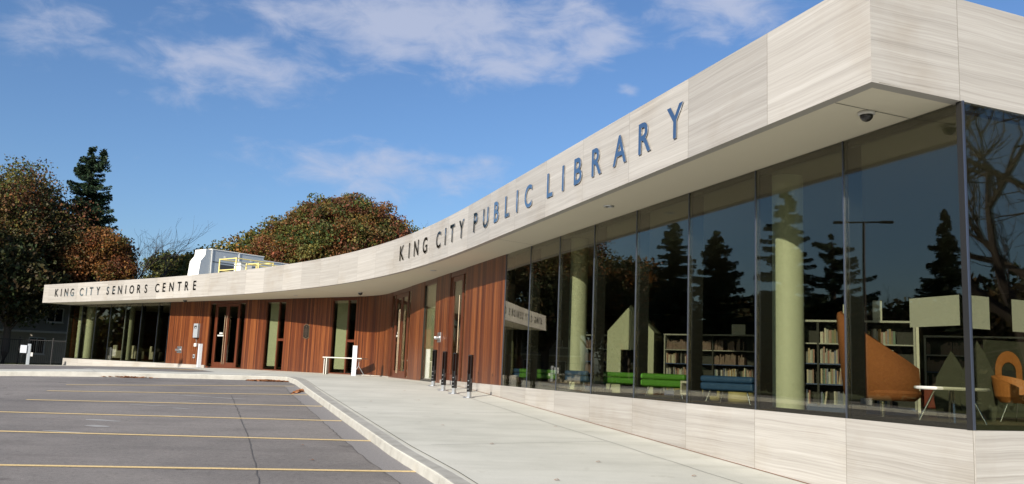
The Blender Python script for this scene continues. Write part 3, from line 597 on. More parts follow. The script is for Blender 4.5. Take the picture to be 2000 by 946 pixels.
# plaque
t = onwall('plaque', -5.35, ZC+1.47, .0, 'dark bronze heritage plaque with arched top on the cedar wall', 'plaque')
def plq(w_, h, y0, y1):
    mb = MB(); pr = [(-w_/2, -h*.42), (-w_*.3, -h*.46), (0, -h*.5), (w_*.3, -h*.46), (w_/2, -h*.42), (w_/2, h*.40), (w_*.36, h*.42), (w_*.2, h*.49), (0, h*.52), (-w_*.2, h*.49), (-w_*.36, h*.42), (-w_/2, h*.40)]
    mb.face([(x, y1, z) for x, z in pr][::1]); mb.face([(x, y0, z) for x, z in pr][::-1])
    for i in range(len(pr)):
        a = pr[i]; c = pr[(i+1) % len(pr)]; mb.face([(a[0], y0, a[1]), (c[0], y0, c[1]), (c[0], y1, c[1]), (a[0], y1, a[1])])
    return mb
plq(.46, .74, -.002, -.03).build('rim', 'bronze_edge', t); plq(.40, .67, -.031, -.04).build('plate', 'bronze', t)
mb = MB(); 
for k in range(8):
    wv = (.14, .26, .22, .26, .20, .24, .18, .12)[k]; z = .17-.06*k; mb.box((-wv/2, -.044, z-.006), (wv/2, -.0405, z+.006))
mb.lathe([(0, .0), (.03, 0)], (0, 0, 0), 8) if False else None
mb.box((-.02, -.046, .22), (.02, -.0405, .28)); mb.build('relief', 'bronze_edge', t)
t = onwall('electrical_cabinet', -15.06, ZC+1.47, .0, 'tall grey electrical cabinet with a dark dial on the cedar wall', 'electrical box')
MB().box((-.21, -.16, -.40), (.21, -.002, .40)).build('body', 'grey_metal', t, bevel=.01)
MB().box((-.12, -.166, .12), (.12, -.161, .28)).build('window', 'camera_dark', t); MB().box((-.03, -.175, .14), (.10, -.1665, .20)).build('dial', 'grey_metal', t)
MB().box((-.07, -.18, -.46), (.07, -.04, -.401)).build('bracket', 'camera_dark', t)
t = onwall('junction_box', -15.07, ZC+.66, 0, 'small white junction box below the grey electrical cabinet', 'electrical box'); MB().box((-.11, -.10, -.09), (.11, -.002, .09)).build('body', 'white_paint', t, bevel=.01); MB().tube([(0, -.03, .09), (0, -.03, .33)], .015, 8).build('conduit', 'galvanized', t)
t = onwall('outlet_cover', -15.15, ZC+.02, 0, 'pale outlet cover low on the cedar wall beside the white post', 'electrical box'); MB().box((-.08, -.07, -.11), (.08, -.002, .11)).build('cover', 'grey_metal', t, bevel=.01); MB().box((-.04, -.075, -.05), (.04, -.0705, .05)).build('socket', 'camera_dark', t)
def fdc(s, z, label, k=1.):
    t = onwall('fire_connection', s, z, 0, label, 'fire connection')
    MB().box((-.24*k, -.02, -.19*k), (.24*k, -.002, .19*k)).build('plate', 'galvanized', t, bevel=.006)
    for sx in (-1, 1):
        MB().tube([(sx*.11*k, -.02, 0), (sx*.13*k, -.13*k, -.02)], [.065*k, .07*k], 14).build('inlet', 'chrome', t, True); MB().tube([(sx*.13*k, -.131*k, -.02), (sx*.134*k, -.165*k, -.026)], [.074*k, .06*k], 14).build('cap', 'galvanized', t, True)
fdc(-16.77, ZC+.37, 'chrome twin fire hose connection low on the cedar wall under the far canopy')
fdc(10.85, ZC+1.0, 'chrome twin fire hose connection on the cedar wall left of the side entrance', .9)

# rooftop units
ang = math.atan2(BD.y, BD.x)
def unit(x, y, L_, W_, H_, label, hood=True):
    t = empty('rooftop_unit', (x, y, TOP-.29), ang, label, 'air handler', 'air handling units on the roof')   # local x away from the facade, y to the left
    for k in range(2):
        x0 = L_*.5*k; bo = MB().box((x0+.02, 0, .15), (x0+L_*.5-.02, W_, H_)).build('body', 'unit_panel', t, bevel=.01)
        MB().box((x0, -.03, H_+.001), (x0+L_*.5, W_+.03, H_+.05)).build('top_trim', 'unit_white', t)
        MB().box((x0+.001, -.035, .1), (x0+.07, -.001, H_)).build('edge_trim', 'unit_white', t)
        MB().box((x0+.55, -.012, .3), (x0+L_*.5-.2, -.001, H_*.62)).build('louvre', 'unit_dark', bo)
        MB().box((x0+.10, -.014, H_*.66), (x0+L_*.5-.12, -.001, H_*.68)).build('seam', 'unit_dark', bo)
        MB().box((x0+L_*.25-.06, -.02, H_*.82), (x0+L_*.25+.08, -.001, H_*.86)).build('badge', 'unit_white', bo)
    MB().box((0, .0, 0), (L_, W_, .149)).build('base', 'unit_dark', t)
    if hood:
        mb = MB(); pr = [(0, H_), (-.34, H_-.01), (-.37, H_*.82), (-.62, H_*.66), (-.74, .15), (0, .15)]
        y0 = .02; y1 = W_-.02
        for i in range(len(pr)-1): a = pr[i]; c = pr[i+1]; mb.face([(a[0]-.002, y0, a[1]), (a[0]-.002, y1, a[1]), (c[0]-.002, y1, c[1]), (c[0]-.002, y0, c[1])][::-1])
        ho = mb.build('hood', 'unit_white', t)
        MB().face([(a[0]-.004, y0+.004, a[1]-.005) for a in pr]).build('hood_side', 'unit_panel', ho); MB().face([(a[0]-.004, y1-.004, a[1]-.005) for a in pr][::-1]).build('hood_side', 'unit_white', ho)
        sm = MB()
        for z in (.5, .75, 1.0, 1.25): sm.box((-.757+z*.10, y0, z), (-.75+z*.10+.02, y1, z+.012))
        sm.build('hood_seam', 'grey_metal', ho)
    return t
unit(-17.25, 50.0, 3.6, 1.15, 2.08, 'grey rooftop air handler with a curved white intake hood, left of the yellow railings')
unit(-15.85, 54.6, 4.6, 1.5, 2.08, 'grey rooftop air handler without hood, rearmost behind the curved parapet', False)
def railing(x, y, w_, d_, h, label):
    t = empty('roof_railing', (x, y, TOP-.29), ang-math.pi/2, label, 'railing', 'yellow guard railings on the roof')
    cs = [(0, 0), (w_, 0), (w_, d_), (0, d_)]
    for c in cs: MB().tube([(*c, 0), (*c, h)], .035, 8).build('post', 'rail_yellow', t, True)
    for z in (h, h*.55):
        for i in range(4):
            if i == 1 and z < h: continue
            MB().tube([(*cs[i], z-.036), (*cs[(i+1) % 4], z-.036)], .03, 8).build('rail', 'rail_yellow', t, True)
railing(-16.1, 48.1, 1.55, 2.4, 1.35, 'taller yellow guard railing in front of the hooded air handler')
railing(-14.55, 47.9, 1.1, 1.5, 1.12, 'shorter yellow guard railing round the white roof hatch')
t = empty('roof_hatch', (-14.9, 48.3, TOP-.29), ang, 'small white roof hatch between the yellow railings', 'hatch'); MB().box((-.25, -.2, 0), (.5, .4, 1.15)).build('curb', 'unit_white', t, bevel=.02); MB().box((-.28, -.23, 1.151), (.53, .43, 1.2)).build('lid', 'grey_metal', t)

# ------------------------------------------------------------ street furniture
def gp(x, y): return (x, y, G(x, y)+.15)
def post(x, y, rz, h, label):
    t = empty('white_post', gp(x, y), rz, label, 'bollard', 'square white metal posts before the doors')
    MB().box((-.095, -.095, -.01), (.095, .095, h)).build('post_body', 'white_metal', t, bevel=.006)
    MB().box((-.098, -.098, h+.001), (.098, .098, h+.012)).build('cap', 'white_paint', t); MB().box((-.13, -.13, .0), (.13, .13, .014)).build('base_plate', 'galvanized', t)
post(-16.95, 48.7, .6, 1.30, 'square white metal post by the seniors entrance doors')
post(-6.55, 37.9, .15, 1.28, 'square white metal post at the right end of the folding table')
def rack():
    t = empty('bike_rack', label='x', cat='bike rack', group='black slotted posts before the side entrance'); h0 = .15; h1 = 1.10
    for s in (-1, 1):
        pl = MB().box((s*.042-.007 if s > 0 else -.049, -.062, h0), (.049 if s > 0 else -.035, .062, h1)).build('side_plate', 'black_powder', t, bevel=.003)
        MB().box((s*.0495 if s > 0 else -.052, -.028, .38), (.052 if s > 0 else -.0495, .0, .50)).build('slot', 'galvanized', pl)
    for s_ in (0,): MB().box((-.049, -.062, h1+.001), (.049, .062, h1+.03)).build('cap', 'black_powder', t, bevel=.004)
    MB().box((-.0345, -.02, h0+.02), (.0345, .02, .62)).build('lock_core', 'black_powder', t)
    mb = MB()
    for z in (.22, .32, .44): mb.tube([(-.01, -.025, z), (-.01, -.068, z)], .014, 10)
    mb.build('bolt', 'galvanized', t, True)
    MB().box((-.040, -.05, .012), (.040, .05, h0-.001)).build('foot', 'galvanized', t); MB().lathe([(0, .012), (.165, .012), (.17, .0)], (0, 0, 0), 24).build('base_plate', 'galvanized', t)
    return t
r0 = rack(); rk = [(-2.30, 27.95, 'black slotted bike rack post, farthest from the camera in its row'), (-1.84, 26.0, 'black slotted bike rack post, second farthest in its row'), (-1.46, 24.95, 'black slotted bike rack post, third from the far end of its row'), (-.98, 23.75, 'black slotted bike rack post nearest the camera in its row')]
copies = [r0]+[copy_tree(r0) for _ in range(3)]
for o, (x, y, lb) in zip(copies, rk): place(o, gp(x, y), math.radians(-28), lb)
# folding table against the wall
t = empty('folding_table', gp(-7.35, 40.1), math.radians(-14), 'white topped folding table standing before the narrow window', 'table'); tz = .78
MB().box((-.95, -.36, tz-.045), (.95, .36, tz)).build('tabletop', 'white_laminate', t, bevel=.008)
for sx in (-1, 1):
    x = sx*.68
    mb = MB().tube([(x, -.0, tz-.05), (x, 0, .42)], .014, 8); mb.tube([(x, 0, .42), (x-.18*1, -.25, 0.01)], .014, 8); mb.tube([(x, 0, .42), (x+.18, .25, 0.01)], .014, 8); mb.tube([(x-.12, 0, tz-.05), (x, 0, .62)], .01, 6); mb.tube([(x+.12, 0, tz-.05), (x, 0, .62)], .01, 6)
    if sx < 0: mb = MB().box((-.93, -.24, .0), (-.90, .24, tz-.046))
    mb.build('leg', 'grey_metal' if sx > 0 else 'white_laminate', t)
MB().box((-.78, -.34, .0), (-.74, -.30, tz-.046)).build('leg', 'white_laminate', t)
# service pedestal left of the building
t = empty('service_pedestal', gp(-31.1, 57.5), .4, 'slim service pedestal with a grey meter box at the left end of the building', 'electrical box')
MB().box((-.10, -.10, 0), (.10, .10, 1.35)).build('pillar', 'grey_metal', t, bevel=.02); MB().box((-.50, -.16, .75), (-.12, .10, 1.25)).build('meter_box', 'white_metal', t, bevel=.02)
MB().tube([(-.3, 0, .75), (-.42, 0, .45), (-.36, 0, .15), (-.2, 0, 0)], .018, 6).build('cable', 'camera_dark', t); MB().box((.11, -.1, .55), (.24, .05, .80)).build('outlet', 'white_paint', t)
# black fence beyond the grass
t = empty('metal_fence', (-52, 64, TZ(-52, 64)), math.radians(-3), 'tall thin black metal fence in front of the shaded house', 'fence')
for k in range(10): MB().box((k*2.45-.03, -.03, 0), (k*2.45+.03, .03, 2.6)).build('fence_post', 'black_powder', t)
for z in (.12, 2.4): MB().box((0, -.015, z-.02), (22.1, .015, z+.02)).build('fence_rail', 'black_powder', t)
mb = MB()
for k in range(150): mb.box((k*.147-.006, -.006, .12), (k*.147+.006, .006, 2.4))
mb.build('fence_bars', 'black_powder', t)
# fallen leaves by the kerb
def leafpile(c, rx, ry, n_, label, rz=0):
    mb = MB()
    for _ in range(n_):
        a = rnd.uniform(0, 6.28); r = rnd.random()**.6; x = c[0]+rx*r*math.cos(a); y = c[1]+ry*r*math.sin(a); s = rnd.uniform(.03, .06); z = G(x, y)+.012+rnd.random()*.05*(1-r)
        q = Matrix.Rotation(rnd.uniform(0, 6.28), 3, 'Z') @ Matrix.Rotation(rnd.uniform(-.6, .6), 3, 'X'); mb.face([Vector((x, y, z))+q @ Vector(p) for p in ((-s, -s*.6, 0), (s, -s*.6, 0), (s*.7, s*.7, 0), (-s*.7, s*.7, .01))])
    tag(mb.build('fallen_leaves', 'fallen_leaf'), label, 'leaves', kind='stuff')
leafpile((-8.15, 30.35), .75, .35, 900, 'heap of dry brown leaves in the kerb corner'); leafpile((-12.6, 29.7), 1.0, .10, 110, 'drift of dry leaves along the far kerb'); leafpile((-6.0, 26.0), .12, 1.0, 160, 'thin line of dry leaves at the foot of the side kerb')
def leaf1(x, y, dz, lb):
    mb = MB(); s = .04; z = G(x, y)+dz
    mb.face([(x-s, y, z+.004), (x, y-s*.5, z+.018), (x+s, y, z+.006), (x+s*.3, y+s*.7, z+.02), (x-s*.6, y+s*.6, z+.012)]); return tag(mb.build('fallen_leaf', 'fallen_leaf'), lb, 'leaf', 'single dry leaves scattered on the paving')
for (x, y, dz) in [(-1.2, 17.2, .155), (1.0, 17.5, .155), (1.4, 13.2, .155), (-3.3, 21.7, .155), (-2.2, 22.4, .155), (-2.9, 25.3, .155), (.7, 11.6, .155), (-.2, 14.8, .155), (-6.4, 18.3, .005), (-4.6, 22.8, .005), (-3.4, 15.1, .005), (-2.9, 13.6, .005), (2.6, 12.2, .155), (-4.9, 31.5, .155)]:
    leaf1(x, y, dz, 'curled dry brown leaf lying alone on the bare paving')
# ------------------------------------------------------------ inside the library
RF = Vector((-.945, -.327)); AIN = math.atan2(DA.y, DA.x)      # local x along the wall towards the corner, -y... outwards
def ip(s, d): p = WP(s, -d); return (p.x, p.y, FLOOR+.003)
def bench(w_, mat, name='bench_sofa'):
    t = empty(name, label='x', cat='sofa', group='low children\'s sofas behind the library glass')
    MB().box((-w_/2, -.30, .22), (w_/2, .26, .34)).build('seat', mat, t, bevel=.03)
    MB().box((-w_/2, -.34, .235), (w_/2, -.22, .36)).build('back_lower', mat, t, bevel=.035); MB().box((-w_/2, -.35, .362), (w_/2, -.21, .47)).build('back_upper', mat, t, bevel=.04)
    for sx in (-1, 1):
        for sy in (-.24, .2): MB().tube([(sx*(w_/2-.14), sy, .22), (sx*(w_/2-.06), sy*1.15, .0)], .014, 8).build('leg', 'chrome', t, True)
    return t
ang_in = math.atan2(.945, -.327)+math.pi      # -y of the sofa faces the glass
def put(t, x, y, rz, lb): place(t, (x, y, FLOOR+.003), rz, lb)
RZ = AIN
put(bench(.95, 'sofa_blue'), 3.66+.15, 14.72, RZ+.5, 'blue low sofa nearest the corner, left of the pale column')
put(bench(.95, 'sofa_green'), 2.95+.12, 16.45, RZ+.5, 'green low sofa just left of the nearest blue sofa')
put(bench(1.15, 'sofa_green'), 2.38+.1, 18.95, RZ+.5, 'green low sofa in front of the house shaped nook')
put(bench(.62, 'sofa_blue'), 1.76, 20.05, RZ+.5, 'small blue sofa seat beside the second column')
put(bench(1.5, 'sofa_green'), 1.10, 23.2, RZ+.5, 'green low sofa left of the second column')
put(bench(.8, 'sofa_blue'), .55, 24.35, RZ+.5, 'blue low sofa deepest in, at the cedar wall end of the glass')
def cube_table(x, y, lb, nm='side_table'):
    t = empty(nm, (x, y, FLOOR+.003), RZ+.5, lb, 'table'); MB().box((-.24, -.22, .32), (.24, .22, .36)).build('tabletop', 'white_laminate', t); MB().box((-.24, -.22, .12), (.24, .22, .15)).build('shelf', 'white_laminate', t)
    for s in (-1, 1): MB().box((s*.24 if s < 0 else .215, -.22, .151), (-.215 if s < 0 else .24, .22, .319)).build('side', 'white_laminate', t); MB().box((s*.2-.015, -.015, 0), (s*.2+.015, .015, .119)).build('leg', 'chrome', t)
cube_table(3.42, 15.75, 'small white open cube table between the blue and green sofas')
def ottoman(x, y, lb):
    t = empty('ottoman', (x, y, FLOOR+.003), 0, lb, 'ottoman'); MB().lathe([(0, .0), (.27, 0), (.29, .05), (.28, .22), (.24, .26), (0, .27)], (0, 0, 0), 24).build('cushion', 'sofa_yellow', t, True); MB().lathe([(.292, .09), (.295, .1), (.292, .11)], (0, 0, 0), 24).build('seam', 'sofa_yellow', t, True)
ottoman(4.35, 16.6, 'round yellow ottoman behind the nearest blue sofa'); ottoman(3.55, 17.2, 'round yellow ottoman behind the nearest green sofa'); ottoman(3.9, 17.0, 'round yellow ottoman between the other two')
# house shaped reading nook
t = empty('reading_nook', (3.0, 20.9, FLOOR+.003), math.radians(-20), 'pale house shaped reading nook with a dark doorway', 'playhouse')
def nook_face(y0, y1, name):
    mb = MB(); o = [(-.55, 0), (-.22, 0), (-.22, 1.0), (.22, 1.0), (.22, 0), (.55, 0), (.55, 1.42), (0, 2.05), (-.55, 1.42)]
    quads = [[(-.55, 0), (-.22, 0), (-.22, 1.0), (-.55, 1.42)], [(.22, 0), (.55, 0), (.55, 1.42), (.22, 1.0)], [(-.22, 1.0), (.22, 1.0), (.55, 1.42), (0, 2.05)], [(-.22, 1.0), (0, 2.05), (-.55, 1.42)]]
    for q in quads: mb.face([(x, y0, z) for x, z in q]); mb.face([(x, y1, z) for x, z in q][::-1])
    for i in range(len(o)): a = o[i]; c = o[(i+1) % len(o)]; mb.face([(a[0], y0, a[1]), (a[0], y1, a[1]), (c[0], y1, c[1]), (c[0], y0, c[1])])
    mb.build(name, 'nook_paint', t)
nook_face(-.45, -.40, 'front')
for s in (-1, 1):
    MB().box((s*.55 if s < 0 else .50, -.399, 0), (-.50 if s < 0 else .55, .6, 1.40)).build('side_wall', 'nook_paint', t)
    mb = MB(); mb.face([(s*.552, -.399, 1.42), (0, -.399, 2.06), (0, .6, 2.06), (s*.552, .6, 1.42)]); mb.face([(s*.52, -.399, 1.40), (s*.52, .6, 1.40), (0, .6, 2.01), (0, -.399, 2.01)]); mb.build('roof', 'nook_paint', t)
MB().box((-.49, .55, 0), (.49, .6, 1.4)).build('back', 'interior_dark', t)
# bookshelves
book_meshes = []
def bookmesh(w_, h, d):
    mb = MB(); mb.box((0, 0, 0), (w_, d, h)); o = mb.build('book', 'book_cover'); me = o.data; bpy.data.objects.remove(o); return me
for k in range(16): book_meshes.append((rnd.uniform(.012, .042), rnd.uniform(.15, .255)))
book_meshes = [(w_, h, bookmesh(w_, h, .15)) for w_, h in book_meshes]
NBOOK = [0]; EXTRA = MB()
def shelf(x, y, rz, L, H, rows, label, rowlab, fill=1., endpanel=True, budget=300, group=None, bays=2, blue=True):
    t = empty('bookshelf', (x, y, FLOOR+.003), rz, label, 'bookshelf'); D = .30   # local x along, books face -y
    MB().box((0, -.01+D-.02, .001), (L, D, H)).build('back_panel', 'shelf_back', t)
    MB().box((0, 0, 0), (L, D-.021, .09)).build('plinth', 'shelf_blue' if blue else 'shelf_back', t); MB().box((-.02, -.02, H+.001), (L+.02, D+.02, H+.03)).build('top', 'shelf_metal', t)
    for k in range(bays+1):
        xx_ = L*k/bays; MB().box((xx_-.015, -.012, .0911), (xx_+.015, D-.021, H)).build('upright', 'shelf_metal' if k in (0, bays) else 'shelf_back', t)
    if endpanel: MB().box((L+.021, -.03, 0), (L+.06, D+.03, H+.03)).build('end_panel', 'white_laminate', t)
    rh = (H-.12)/rows; X = Matrix.Translation((x, y, FLOOR+.003)) @ Matrix.Rotation(rz, 4, 'Z')
    for r in range(rows):
        z = .0905+rh*r
        for k in range(bays): MB().box((L*k/bays+.0155, .0, z), (L*(k+1)/bays-.0155, D-.0215, z+.018)).build('shelf_board', 'shelf_metal' if not (blue and r < 3) else 'shelf_blue', t)
        for k in range(bays):
            xx_ = L*k/bays+.03; xe = L*(k+1)/bays-.05
            if rnd.random() < .5: xe -= rnd.uniform(.0, .35)*(2-fill)
            while xx_ < xe:
                w_, h_, me = rnd.choice(book_meshes); h2 = min(1., (rh-.04)/h_)
                if xx_+w_ > xe: break
                if rnd.random() < .04*(2-fill)*3: xx_ += rnd.uniform(.03, .12); continue
                Mx = X @ Matrix.Translation((xx_, .02+rnd.uniform(0, .02), z+.0185)) @ Matrix.Rotation(0 if rnd.random() > .06 else rnd.uniform(.06, .14), 4, 'Y') @ Matrix.Diagonal((1, 1, h2, 1))
                if NBOOK[0] < budget:
                    o = bpy.data.objects.new('book', me); COL.objects.link(o); o.matrix_world = Mx; NBOOK[0] += 1
                    tag(o, 'book standing upright on ' + rowlab + ', ' + ('lowest row', 'second row from the floor', 'third row from the floor', 'fourth row from the floor')[r], 'book', 'books on '+rowlab+' row %s' % ('one', 'two', 'three', 'four')[r])
                else: EXTRA.box((0, 0, 0), (w_, .15, h_), Mx)
                xx_ += w_+.002
    return t
sh_ang = math.atan2(-.42, .90)
shelf(4.10, 13.62, sh_ang, 2.0, 1.34, 4, 'long low bookshelf with blue base behind the orange wing chair', 'the shelf behind the orange wing chair', 1.2, True, 300, bays=3)
shelf(3.60, 20.2, math.atan2(-1.2, 1.8), 2.3, 1.36, 4, 'dark low bookshelf right of the house shaped nook', 'the shelf right of the house nook', 1., False, 300, bays=2, blue=True)
shelf(5.75, 18.6, math.atan2(-1.2, 1.8), 1.6, 1.36, 4, 'dark low bookshelf behind the pale column and the blue sofa', 'the shelf behind the pale column', 1., False, 300, bays=2)
shelf(1.75, 22.5, math.atan2(-.9, 1.0), 1.2, 1.36, 4, 'short bookshelf left of the house shaped nook', 'the shelf left of the house nook', 1., False, 300, bays=1)
shelf(7.4, 15.6, math.atan2(-.5, 1.0), 2.6, 1.30, 4, 'far bookshelf behind the orange arch panel', 'the far shelf', 1., False, 300, bays=2)
if EXTRA.v: tag(EXTRA.build('books', 'book_cover'), 'rows of books filling the farther library shelves', 'books', kind='stuff')
# display books and papers
for (x, y, w_, h, rz, lb) in [(5.20, 13.20, .30, .24, sh_ang, 'wide picture book propped open on top of the long bookshelf'), (5.50, 13.06, .13, .30, sh_ang, 'narrow picture book propped on top of the long bookshelf'), (5.05, 18.9+.35, .30, .24, -.58, 'picture book propped on top of the shelf behind the blue sofa')]:
    t = empty('display_book', (x, y, FLOOR+1.376), rz, lb, 'book'); MB().box((-w_/2, -.02, 0), (w_/2, -.012, h)).build('cover', 'paper', t); MB().box((-w_/2+.01, -.011, .005), (w_/2-.01, .006, h-.008)).build('pages', 'white_laminate', t)
def sheet_on_glass(s0, s1, z0, z1, lb): tag(wallbox(MB(), s0, s1, -.16, -.155, z0, z1).build('paper_sheet', 'paper'), lb, 'paper sheet')
sheet_on_glass(SC-1.02, SC-.29, ZC+.68, ZC+1.02, 'wide paper sheet hung inside the front glass beside the corner post')
for l0, l1, z0, z1, lb in ((.12, .42, .64, 1.00, 'squarish paper sheet inside the side glass next to the corner post'), (.78, 1.15, .64, 1.00, 'paper sheet inside the side glass at the right edge of the view')):
    tag(straight(MB(), CW-Vector((.388, -.922))*.10, RD, l0, l1, .004, ZC+z0, ZC+z1).build('paper_sheet', 'paper'), lb, 'paper sheet')
# orange wing chair
t = empty('wing_chair', (4.98, 11.72, FLOOR+.003), math.radians(4), 'orange felt wing chair with a tall swept back on a single foot', 'chair')
mb = MB(); n_ = 40; R0 = .50; prev = None
for i in range(n_+1):
    a = math.radians(180-128+256*i/n_); da = abs(a-math.pi)/math.radians(128)          # back of the chair is at -x
    ht = .42+.63*(max(0, 1-da*1.02)**1.25)+.10*(1-da); r1 = R0*(1.0+.0*da); ex = 1.12
    fl = .10*(max(0, 1-da))**2
    o_ = [(r1*.80*math.cos(a), r1*.72*math.sin(a), .235), (r1*.97*math.cos(a), r1*.90*math.sin(a), .30), ((r1*1.02+fl*.3)*math.cos(a), r1*.96*math.sin(a), .30+ht*.45), ((r1*1.0+fl)*math.cos(a), r1*.95*math.sin(a), .25+ht*.97)]
    i_ = [((r1-.06+fl)*math.cos(a), (r1-.06)*.95*math.sin(a), .25+ht*.99), ((r1-.07)*math.cos(a), (r1-.08)*.95*math.sin(a), .30+ht*.45), ((r1-.09)*.95*math.cos(a), (r1-.09)*.9*math.sin(a), .34)]
    cur = o_+i_
    if prev:
        for k in range(len(cur)-1): mb.face([prev[k], cur[k], cur[k+1], prev[k+1]])
    prev = cur
sh = mb.build('shell', 'orange_felt', t, True)
import bmesh
b_ = bmesh.new(); b_.from_mesh(sh.data); bmesh.ops.remove_doubles(b_, verts=b_.verts, dist=1e-5); bmesh.ops.recalc_face_normals(b_, faces=b_.faces); b_.to_mesh(sh.data); b_.free(); sh.data.polygons.foreach_set('use_smooth', [True]*len(sh.data.polygons))
MB().lathe([(0, .225), (.40, .235), (.47, .30), (.47, .36), (.42, .40), (0, .41)], (0, 0, 0), 32).build('seat', 'orange_felt', t, True)
MB().lathe([(.474, .325), (.480, .33), (.474, .335)], (0, 0, 0), 32).build('seam', 'orange_felt', t, True)
MB().tube([(0, 0, .0), (0, 0, .224)], .03, 12).build('stem', 'chrome', t, True); MB().lathe([(0, .02), (.24, .016), (.26, 0)], (0, 0, 0), 28).build('foot', 'chrome', t, True)
# round tables and shell chair near the corner
t = empty('round_table', (5.08, 9.98+.12, FLOOR+.003), .4, 'low round white table on splayed chrome legs just inside the corner', 'table')
MB().lathe([(0, .405), (.385, .405), (.395, .42), (.385, .44), (0, .44)], (0, 0, 0), 40).build('tabletop', 'white_laminate', t)
for k in range(4):
    a = math.pi/4+k*math.pi/2; MB().tube([(.17*math.cos(a), .17*math.sin(a), .404), (.36*math.cos(a), .36*math.sin(a), 0)], .013, 10).build('leg', 'chrome', t, True)
def shell_chair(x, y, rz, lb):
    t = empty('shell_chair', (x, y, FLOOR+.003), rz, lb, 'chair', 'low orange shell chairs by the round table'); mb = MB(); n_ = 22; prev = None
    for i in range(n_+1):
        a = math.radians(180-115+230*i/n_); da = abs(a-math.pi)/math.radians(115); ht = .62-.16*da**2
        cur = [(.24*math.cos(a), .24*math.sin(a), .26), (.31*math.cos(a), .31*math.sin(a), .34), (.35*math.cos(a), .33*math.sin(a), ht), (.31*math.cos(a), .29*math.sin(a), ht+.01), (.27*math.cos(a), .26*math.sin(a), .36)]
        if prev:
            for k in range(4): mb.face([prev[k], cur[k], cur[k+1], prev[k+1]])
        prev = cur
    mb.build('shell', 'orange_shell', t, True); MB().lathe([(0, .255), (.25, .26), (.28, .33), (.25, .36), (0, .37)], (0, 0, 0), 24).build('seat', 'orange_shell', t, True)
    for k in range(4): a = math.pi/4+k*math.pi/2; MB().tube([(.16*math.cos(a), .16*math.sin(a), .256), (.26*math.cos(a), .26*math.sin(a), 0)], .011, 8).build('leg', 'chrome', t, True)
shell_chair(6.95, 11.95, math.radians(-60), 'orange shell chair at the right edge of the view behind the side glass')
# arch panel, leaf screens, bench
t = empty('play_panel', (7.95, 14.0, FLOOR+.003), math.radians(22), 'grey green play panel with an orange arch around a dark opening', 'play panel'); MB().box((-.45, 0, 0), (.45, .06, 1.20)).build('board', 'olive_panel', t)
mb = MB(); 
for (r0_, r1_) in ((.16, .30),):
    prev = None
    for i in range(25):
        a = math.pi*i/24; cur = [(r0_*math.cos(a), -.02, .72+r0_*.9*math.sin(a)), (r1_*math.cos(a), -.02, .74+r1_*1.0*math.sin(a))]
        if prev: mb.face([prev[0], prev[1], cur[1], cur[0]])
        prev = cur
    for s in (-1, 1): mb.face([(s*r0_, -.02, .30), (s*r1_, -.02, .30), (s*r1_, -.02, .74), (s*r0_, -.02, .72)])
mb.build('arch', 'orange_shell', t); MB().box((-.155, -.015, .3), (.155, -.001, .74)).build('opening', 'shelf_back', t)
for k, (x, y, h_, lb) in enumerate(((6.35, 12.6, .95, 'left of two olive leaf shaped screens behind the round table'), (6.62, 12.4, 1.10, 'right of two olive leaf shaped screens behind the round table'))):
    pr = [(-.20, .0), (-.24, .3), (-.20, .6), (-.08, .85), (.0, 1.0), (.09, .85), (.2, .6), (.24, .3), (.2, 0)]; mb = MB(); mb.face([(a, -.02, c*h_) for a, c in pr][::-1]); mb.face([(a, .02, c*h_) for a, c in pr])
    for i in range(len(pr)): a = pr[i]; c = pr[(i+1) % len(pr)]; mb.face([(a[0], -.02, a[1]*h_), (c[0], -.02, c[1]*h_), (c[0], .02, c[1]*h_), (a[0], .02, a[1]*h_)])
    o = mb.build('leaf_screen', 'olive_panel'); place(o, (x, y, FLOOR+.003), -.4, lb); o['category'] = 'screen'
t = empty('red_bench', (6.6, 13.6, FLOOR+.003), -.5, 'dark red low bench behind the leaf shaped screens', 'bench'); MB().box((-.7, -.25, .1), (.7, .25, .42)).build('seat', 'red_fabric', t, bevel=.04); MB().box((-.68, -.2, 0), (.68, .2, .099)).build('base', 'shelf_back', t)
# seniors' lounge furniture behind the far glazing
def armchair():
    t = empty('armchair', label='x', cat='chair', group='pale armchairs behind the far left glazing')
    MB().box((-.36, -.34, .14), (.36, .34, .44)).build('seat', 'interior_wall', t, bevel=.04); MB().box((-.36, .20, .44), (.36, .36, 1.0)).build('backrest', 'interior_wall', t, bevel=.05)
    for s in (-1, 1): MB().box((s*.37 if s > 0 else -.47, -.34, .14), (.47 if s > 0 else -.37, .34, .64)).build('armrest', 'interior_wall', t, bevel=.03)
    for s in (-1, 1): MB().box((s*.3-.03, -.3, 0), (s*.3+.03, -.24, .139)).build('leg', 'bronze', t)
    return t
a0 = armchair(); cs = [a0, copy_tree(a0), copy_tree(a0)]
for o, (s, d, rz, lb) in zip(cs, [(-27.4, 2.0, 2.2, 'pale armchair behind the far glazing, left of the other two'), (-25.9, 2.3, 2.6, 'pale armchair in the middle of the three behind the far glazing'), (-24.9, 3.2, 1.8, 'pale armchair right of the other two behind the far glazing')]):
    place(o, ip(s, d), rz, lb)
